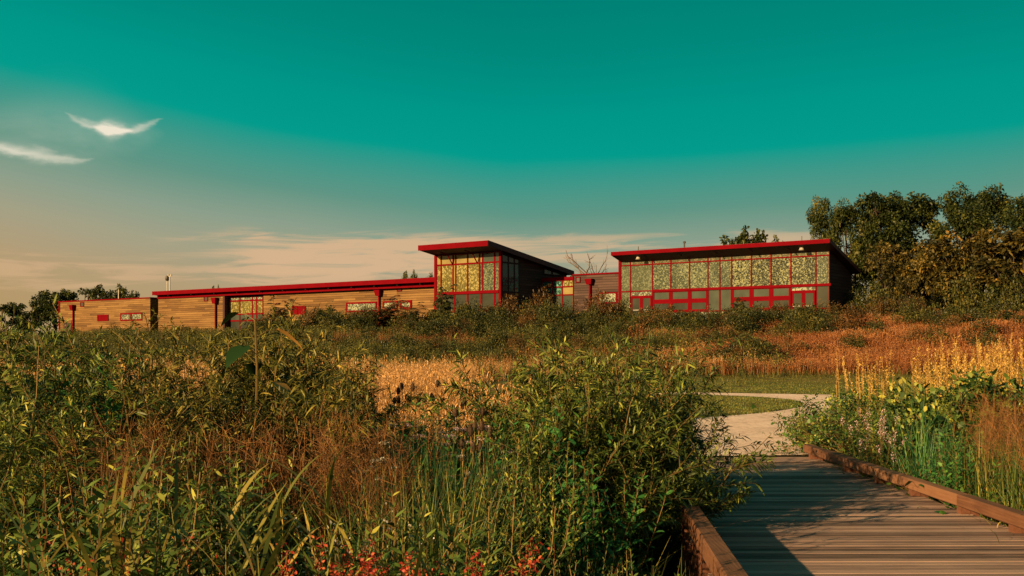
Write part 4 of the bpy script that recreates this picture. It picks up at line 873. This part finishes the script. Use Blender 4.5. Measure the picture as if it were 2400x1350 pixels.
GC = [mk_clump(320+i, 80, 1.5, .010, .14, .35, 'grass_green', .13) for i in range(3)]; GT = [mk_clump(330+i, 90, 1.5, .011, .18, .45, 'grass_teal', .14) for i in range(2)]
many('grass_clump', GT, 8, 950, 1110, 8.2, 9.6, 965, 1010, 1.5, 'bright green grass clump under the dry meadow', 'grass', 'bright green grass clumps', 10)
many('grass_clump', GC, 14, 850, 1180, 6.0, 8.2, 1030, 1150, 1.5, 'olive grass clump of thin upright blades', 'grass', 'olive grass clumps in the middle', 11)
RD = [mk_reed(350+i) for i in range(5)]
for j, (px, Y, yt) in enumerate([(300, 5.2, 1040), (345, 5.0, 1120), (100, 5.0, 1160), (380, 5.4, 1150), (470, 5.6, 1090), (520, 5.2, 1060), (560, 5.8, 1100), (690, 5.4, 1130), (660, 6.2, 1060), (880, 5.6, 1160), (790, 5.2, 1210), (610, 4.9, 1150), (230, 4.8, 1180), (730, 6.6, 1010), (1010, 5.5, 1190), (410, 5.0, 1190), (150, 4.6, 1150), (270, 4.5, 1080), (500, 4.6, 1130), (580, 4.4, 1180), (680, 4.7, 1160), (850, 4.6, 1200)]):
    plant('reed', RD[j % 5], px, Y, 'tall reed with long pale arching blades at the bottom of the photo', 'reed', 'reeds at the bottom edge', fit(RD[j % 5], px, Y, yt))
FR = [mk_forb(260+i, h=1.0, nst=3, L=.06, W=.014, flowers='redflower', fl_n=70, spread=.35) for i in range(3)]; FO = [mk_forb(270+i, h=1.0, L=.05, W=.016, leaf='willow_rust', flowers='redflower', fl_n=12) for i in range(2)]; FW = [mk_forb(280+i, h=1.1, L=.06, W=.012, flowers='whiteflower', fl_n=7, gap=.06) for i in range(2)]
many('red_flower', FR, 24, 590, 1170, 4.5, 5.4, 1250, 1325, 1.0, 'small red flowering plant along the bottom edge', 'flower', 'red flowers along the bottom', 12)
many('orange_leaf_plant', FO, 7, 270, 440, 4.5, 5.2, 1230, 1290, 1.0, 'orange leaved plant among the reeds at bottom left', 'plant', 'orange plants at bottom left', 13)
many('white_flower', FW, 6, 330, 1000, 4.8, 6.2, 1170, 1280, 1.1, 'leafy plant with tiny white flower heads at the bottom', 'flower', 'white flowered plants', 14)
plant('red_stem_plant', mk_forb(290, h=1.1, nst=2, L=.045, W=.010, leaf='redflower', stem='stem_red', gap=.07), 1600, 6.3, 'thin red stemmed plant beside the near rail', 'plant', sc=.95)
plant('red_stem_plant', mk_forb(291, h=1.2, nst=2, L=.05, W=.010, leaf='willow_rust', stem='stem_red', gap=.06), 1262, 6.6, 'red stalked plant standing in front of the dark hollow', 'plant', sc=1.0)
UM = [mk_umbel(400+i) for i in range(2)]
for j, (px, Y, yt) in enumerate([(915, 8.6, 1015), (880, 8.0, 1055), (1065, 9.0, 1045), (860, 8.8, 1085)]): plant('white_umbel', UM[j % 2], px, Y, 'flat white flower umbel on a thin stem above the grass', 'flower', 'white umbels', fit(1.3, px, Y, yt))
PU = [mk_umbel(410+i, mat='pinkflower', n=4) for i in range(2)]
for j, (px, Y, yt) in enumerate([(960, 10.5, 965), (1100, 10, 985), (1130, 10.3, 970), (1075, 10.8, 975), (985, 9.8, 990)]): plant('pink_wildflower', PU[j % 2], px, Y, 'pale pink wildflower at the edge of the dry meadow', 'flower', 'pink wildflowers by the meadow', fit(1.3, px, Y, yt))
TS = [mk_teasel(420+i) for i in range(3)]
for j, (px, Y, yt) in enumerate([(1110, 10, 930), (1140, 9.6, 935), (1060, 11, 920), (1095, 9.5, 965), (1105, 9.2, 985), (1010, 12, 885), (960, 14, 880), (1090, 12.5, 900), (930, 13, 895), (1030, 14, 872)]): plant('teasel', TS[j % 3], px, Y, 'dark egg shaped teasel head on a stiff stalk before the meadow', 'teasel', 'teasels', fit(1.5, px, Y, yt))
plant('broad_leaf_sapling', mk_broad(430), 585, 10.4, 'sapling with huge green and withered heart shaped leaves below the long wing', 'sapling', sc=fit(1.72, 585, 10.4, 738), rz=.4)
# ---- right bank
VN = [mk_vine(500+i) for i in range(3)]
for j, (x, y, s) in enumerate([(4.72, 16.6, 1.0), (4.5, 17.2, .9), (4.75, 15.4, 1.0), (4.45, 15.9, .7), (4.9, 14.2, .9), (4.85, 11.6, .8), (4.95, 12.8, 1.0), (4.8, 17.9, 1.1), (4.3, 17.3, .7)]):
    plant('vine', VN[j % 3], 0, y, 'bright green vine with round leaves creeping over the right rail', 'vine', 'vines over the right rail', s, X=x, dz=.0 if y > 17 else .55)
BS = [mk_bush(520+i, h=.95, rx=.7, ncl=34, per=46, L=.075, W=.034, leaf='forb') for i in range(3)]
for j, (x, y, s) in enumerate([(5.3, 17.6, .8), (5.75, 18.8, .9), (6.4, 20.5, 1.0), (7.4, 23, 1.0), (5.6, 16.2, .9), (8.6, 26.5, 1.0), (5.15, 18.6, .7), (5.5, 20.6, .8), (6.7, 22.4, .9), (9.5, 28.5, 1.0), (7.9, 24.6, .8)]):
    plant('low_bush', BS[j % 3], 0, y, 'low leafy green bush at the bend of the gravel path', 'bush', 'low bushes at the bend of the path', s, X=x)
AS = [mk_forb(540+i, h=1.15, nst=9, L=.04, W=.010, flowers='pinkflower', fl_n=44, spread=.3) for i in range(2)]
for j, (x, y) in enumerate([(4.78, 14.9), (4.80, 14.3), (4.92, 14.6)]): plant('pink_aster', AS[j % 2], 0, y, 'pale pink aster clump leaning over the right rail', 'flower', 'pink asters', 1.2, X=x)
for j, (x, y, s) in enumerate([(5.2, 13.6, 1.05), (5.35, 14.4, 1.1), (5.55, 14.0, 1.0), (5.15, 12.9, .9)]): plant('grass_clump', GT[j % 2], 0, y, 'dark blue green grass clump beside the pink asters', 'grass', 'blue green grass clumps', s, X=x)
many('grass_clump', GC, 12, 2230, 2520, 9.8, 13.5, 960, 1060, 1.5, 'tall green grass clump behind the right rail', 'grass', 'green grass clumps behind the right rail', 21)
many('panicle_grass', PG, 14, 2240, 2560, 11, 15, 900, 970, 1.75, 'reddish panicle grass behind the right rail', 'grass', 'panicle grasses behind the right rail', 22)
many('lush_forb', FL, 6, 2170, 2290, 11.6, 13, 1000, 1080, 1.2, 'lush green forb beside the blue green grass', 'plant', 'lush forbs behind the right rail', 23)
SP = [mk_spikes(560+i) for i in range(4)]
many('seed_spike', SP, 46, 2150, 2480, 17.5, 24, 785, 860, 1.85, 'tall stalks of golden seed heads at the right edge', 'plant', 'golden seed spikes at the right', 24)
many('seed_spike', SP, 7, 2005, 2085, 20, 24, 815, 880, 1.85, 'tall golden seed stalks standing beside the bend of the path', 'plant', 'golden seed spikes by the path', 25)
many('low_bush', BS, 8, 2190, 2360, 15, 17.5, 870, 930, .95, 'dark green leafy bush below the golden seed stalks', 'bush', 'bushes below the golden stalks', 26)
many('leafy_forb', FB, 14, 2000, 2240, 16, 22, 880, 980, 1.2, 'olive forb between the path and the golden stalks', 'plant', 'forbs by the path bend', 27)
many('willow_shrub', WL, 4, 2330, 2480, 15, 17, 880, 930, 2.6, 'willow shrub with drooping leaves at the right edge', 'shrub', 'willow shrubs at the right edge', 28)
# ---- shrubs on the hill
BU = [mk_bush(600+i) for i in range(4)]; BB = [mk_bush(620+i, leaf='shrub_brown', L=.13, W=.04, spiky=.3) for i in range(3)]; SU = [mk_sumac(640+i) for i in range(3)]; SG = [mk_sumac(650+i, leaf='shrub') for i in range(2)]
def hgt97(parts): z = np.array([v.co.z for v in parts[1][1].vertices]); return float(np.percentile(z, 97.5))
hill = [  # px, q, ytop, width px, protos, height, label
 (712, 6, 728, 60, BU, 'dark shrub below the red shutters of the low wing'), (765, 7, 733, 60, BU, 'dark shrub right of the red shutters'), (655, 12, 702, 60, SU, 'tall thin sumac before the low wing\'s glass strip'),
 (820, 9, 742, 60, BU, 'small shrub under the long window of the low wing'), (905, 9, 700, 90, SU, 'reddish sumac under the downspout of the low wing'), (965, 8, 715, 80, SU, 'reddish sumac under the square window of the low wing'),
 (1037, 7, 676, 60, SG, 'tall dark shrub at the left corner of the glass tower'), (1085, 5, 733, 90, BU, 'low dark shrub under the glass tower\'s windows'), (1150, 6, 722, 80, BB, 'bronze shrub at the right foot of the glass tower'),
 (1200, 6, 700, 90, BB, 'bronze shrub beside the shaded side of the glass tower'), (1270, 7, 684, 110, BB, 'broad bronze shrub before the link\'s glass'), (1335, 9, 716, 70, BU, 'dark shrub between the two broad bronze shrubs'),
 (1392, 8, 689, 120, BB, 'broad bronze shrub before the wooden link'), (1450, 6, 708, 80, BU, 'dark shrub at the left corner of the glass hall'), (1500, 6, 728, 80, BU, 'dark shrub under the glass hall\'s left door'),
 (1560, 6, 738, 80, BU, 'low dark shrub under the left row of hall windows'), (1630, 6, 740, 80, BU, 'low shrub below the middle of the glass hall'), (1690, 7, 735, 70, BB, 'bronze shrub below the plain hall windows'),
 (1742, 5, 702, 60, SG, 'tall leafy shrub in front of the right row of hall windows'), (1800, 6, 732, 70, BU, 'dark shrub below the right row of hall windows'), (1845, 6, 716, 50, SG, 'thin shrub left of the hall\'s right double door'),
 (1890, 6, 738, 60, BU, 'low dark shrub in front of the right double door'), (1955, 4, 722, 70, BU, 'dark shrub at the right corner of the glass hall'), (2010, 3, 728, 80, BB, 'bronze shrub beside the shaded end of the hall'),
 (270, 5, 762, 60, BU, 'small dark shrub in front of the timber block'), (420, 7, 765, 80, BU, 'dark shrub in front of the low wing\'s left end'),
 (600, 9, 752, 80, BU, 'dark shrub under the glass strip of the low wing'),
 (870, 17, 765, 110, BU, 'dark slope shrub below the long window'), (960, 16, 752, 90, BB, 'bronze slope shrub below the square window'), (1050, 14, 748, 90, BU, 'dark slope shrub left below the glass tower'),
 (1130, 20, 775, 90, BU, 'dark slope shrub right below the glass tower'), (1430, 15, 738, 120, BU, 'dark slope shrub below the wooden link'), (1530, 17, 748, 130, BU, 'big dark slope shrub below the left hall door'),
 (1620, 16, 752, 100, BU, 'dark slope shrub below the hall\'s middle'), (1700, 20, 778, 100, BU, 'round dark slope shrub lower than its neighbours'), (1790, 14, 752, 100, BB, 'bronze slope shrub below the right windows'),
 (1900, 13, 750, 90, BB, 'bronze slope shrub below the right door'), (2140, 10, 700, 90, BB, 'bronze shrub beside the nest box'), (2230, 16, 722, 130, BU, 'green shrub with white specks on the right slope'),
 (2330, 15, 712, 140, BU, 'wide dark shrub below the right trees'), (2300, 24, 750, 120, BU, 'lower green shrub on the right slope'), (2060, 8, 700, 80, BB, 'bronze shrub below the brown tree'), (2420, 18, 735, 140, BU, 'dark shrub at the right edge of the slope'),
 (1770, 35, 795, 170, BU, 'solitary green shrub in the red grass above the lawn'), (1690, 34, 808, 120, BU, 'smaller green shrub in the red grass above the lawn')]
for j, (px, q, yt, wpx, pr, lab) in enumerate(hill):
    Y = Yq(px, q); sh = hgt97(pr[j % len(pr)]); hh = ztop(yt, Y)-float(terr(at(px, Y), Y)); hh = max(hh, .6)
    rx = wpx/FPX*Y/2; s = hh/sh; w = max(.6*s, min(rx/(.8 if pr in (SU, SG) else 1.15), 1.6*s))
    plant('hill_shrub', pr[j % len(pr)], px, Y, lab, 'shrub', 'shrubs on the slope', (w, w, s))
r_ = np.random.default_rng(77)
for j in range(230):
    q = 5+32*r_.random()**1.25; px = r_.uniform(600, 2450) if j % 3 == 0 else r_.uniform(700, 1950); Y = Yq(px, q); s = r_.uniform(.75, 1.35)*(1-.28*(q > 22))*(1+.3*(q < 15)*(px < 1450))
    if bool(off_lawn(np.array(at(px, Y)), np.array(Y))): plant('slope_bush', (BB if j % 5 == 0 else BU)[j % 3], px, Y, 'small bronze bush among the grasses of the slope' if j % 5 == 0 else 'small dark green bush among the grasses of the slope', 'bush', 'bronze bushes on the slope' if j % 5 == 0 else 'dark bushes on the slope', (s*1.15, s*1.15, s*1.15))
for px, q, yt, wpx, lab in [(1985, -4, 690, 70, 'tall dark thicket behind the end of the hall'), (2050, -2, 672, 90, 'dark thicket left under the brown trees'), (2120, -6, 668, 110, 'dark thicket in the middle under the brown trees'), (2200, -4, 672, 100, 'dark thicket right under the brown trees'), (2280, -3, 650, 120, 'dark thicket under the tall open tree'), (2360, -4, 645, 120, 'dark thicket under the rightmost brown tree'), (2440, -3, 655, 120, 'dark thicket at the right edge under the trees')]:
    Y = Yq(px, q); w = wpx/FPX*Y/2/1.0; plant('thicket_shrub', BU[px % 4], px, Y, lab, 'shrub', None, (w, w, (ztop(yt, Y)-HILL)/hgt97(BU[px % 4])))
# ---- trees
TR = [mk_tree(700+i) for i in range(3)]; TB = [mk_tree(720+i, h=8, rx=3.6, leaf='tree_brown', ncl=90, per=60, L=.34, W=.17, low=.08, trunk=.14) for i in range(2)]; TF = [mk_tree(740+i, h=10, rx=4.5, ncl=80, per=60, L=.45, W=.25, low=.1) for i in range(2)]
def tree(pr, h, rx, px, Y, yt, rpx, lab, group=None):
    hh = ztop(yt, Y)-float(terr(at(px, Y), Y)); s = hh/h; w = rpx/FPX*Y/rx; plant('tree', pr, px, Y, lab, 'tree', group, (w, w, s))
tree(TR[0], 14, 6, 1985, 119, 452, 88, 'tall leafy tree rising right behind the glass hall')
tree(TR[1], 14, 6, 2100, 122, 430, 150, 'tallest dense tree in the middle of the right group')
tree(TR[2], 14, 6, 2235, 120, 424, 130, 'tall tree with open crown left of the gap of sky')
tree(TR[0], 14, 6, 2390, 108, 458, 150, 'browner tall tree at the right edge of the photo')
tree(TR[1], 14, 6, 2480, 116, 480, 100, 'tall tree partly cut by the right edge')
tree(TB[0], 8, 3.6, 2085, 101, 562, 95, 'small brown tree beside the end of the hall')
tree(TB[1], 8, 3.6, 2190, 98, 585, 105, 'orange tinged small tree in front of the tall trees')
tree(TB[0], 8, 3.6, 2300, 96, 535, 125, 'dark brown tree below the gap of sky')
tree(TB[1], 8, 3.6, 2400, 93, 540, 150, 'brown tree low at the right edge')
tree(TB[1], 8, 3.6, 2125, 92, 640, 45, 'slim young tree before the brown trees')
tree(TF[0], 10, 4.5, 1755, 150, 526, 78, 'rounded treetop showing above the hall\'s roof'); tree(TF[1], 10, 4.5, 1700, 155, 556, 52, 'low treetop at the left of the rounded one above the hall\'s roof'); tree(TF[1], 10, 4.5, 1845, 155, 552, 22, 'small treetop just left of the tall trees above the roof'); tree(TF[0], 10, 4.5, 1800, 160, 546, 55, 'thin treetop right of the rounded one above the hall\'s roof')
tree(TF[1], 10, 4.5, 1322, 150, 626, 40, 'dark treetop above the tower roof\'s low end')
tree(TF[0], 10, 4.5, 962, 175, 628, 24, 'little treetop left of the glass tower'); tree(TF[1], 10, 4.5, 1003, 178, 622, 20, 'little treetop touching the glass tower'); tree(TF[0], 10, 4.5, 507, 190, 664, 14, 'tiny treetop above the middle of the low wing')
for px, yt, rp, lab in [(75, 690, 55, 'leftmost dark tree behind the timber block'), (130, 674, 60, 'dark tree behind the corner of the timber block'), (205, 658, 58, 'tallest dark tree above the timber block'), (262, 662, 46, 'dark tree behind the vent stack'), (312, 678, 30, 'small dark tree by the low wing\'s roof end'), (15, 705, 50, 'dark tree at the left edge of the photo')]:
    tree(TF[int(px) % 2], 10, 4.5, px, 200, yt, rp, lab)
plant('dead_tree', mk_snag(760), 1400, 145, 'bare dead tree behind the wooden link', 'tree', sc=(1.1, 1.1, fit(6, 1400, 145, 624))); plant('dead_tree', mk_snag(761), 1372, 150, 'thinner bare tree left of the dead tree behind the link', 'tree', sc=fit(6, 1372, 150, 630))
# ---- nest box, fallen reed leaves on the deck
e = empty('nest_box', (at(2122, 84), 84, float(terr(at(2122, 84), 84))), .3, label='small pale nest box on a post in the red grass', cat='nest box')
zb = ztop(748, 84)-e.location.z
g = Geo(); box(g, -.05, .05, -.05, .05, -.1, zb); bpart('post', g, 'rail', e)
g = Geo(); box(g, -.16, .16, -.15, .15, zb+.003, zb+.36); o = bpart('box', g, 'stem_dry', e); g = Geo(); hexa(g, [(-.22, -.24, zb+.365), (.22, -.24, zb+.365), (.22, .2, zb+.44), (-.22, .2, zb+.44), (-.22, -.24, zb+.39), (.22, -.24, zb+.39), (.22, .2, zb+.465), (-.22, .2, zb+.465)]); bpart('lid', g, 'rail', o)
def fallen(px, y, hgt, bend, az, lab):
    Y = EYE*FPX/(y-HZ); g = Geo(); blades(g, np.zeros((1, 3)), np.array([az]), np.array([hgt]), np.array([.022]), np.array([.15]), np.array([bend]), np.random.default_rng(int(px)), np.array([.95]), k=8)
    o = link('reed_leaf', g.mesh('reed leaf', 'reed'), None, lab, 'leaf'); o.location = (at(px, Y), Y, .004)
fallen(2342, 1275, .24, 1.9, 2.6, 'curled yellow reed leaf standing on the boardwalk near the right rail'); fallen(2337, 1238, .12, 2.4, .4, 'short pale leaf tip beside the right rail')
def green_leaf():
    g = Geo(); leaves(g, np.array([[0, 0, .012], [.03, .02, .012]]), np.array([[1, .2, .1], [-.5, 1, .1]]), .09, .05, .1, np.random.default_rng(3)); o = link('fallen_leaf', g.mesh('fallen leaf', 'vine'), None, 'fallen green leaf lying on the boardwalk', 'leaf'); o.location = (at(2200, 11), 11, .004)
green_leaf()
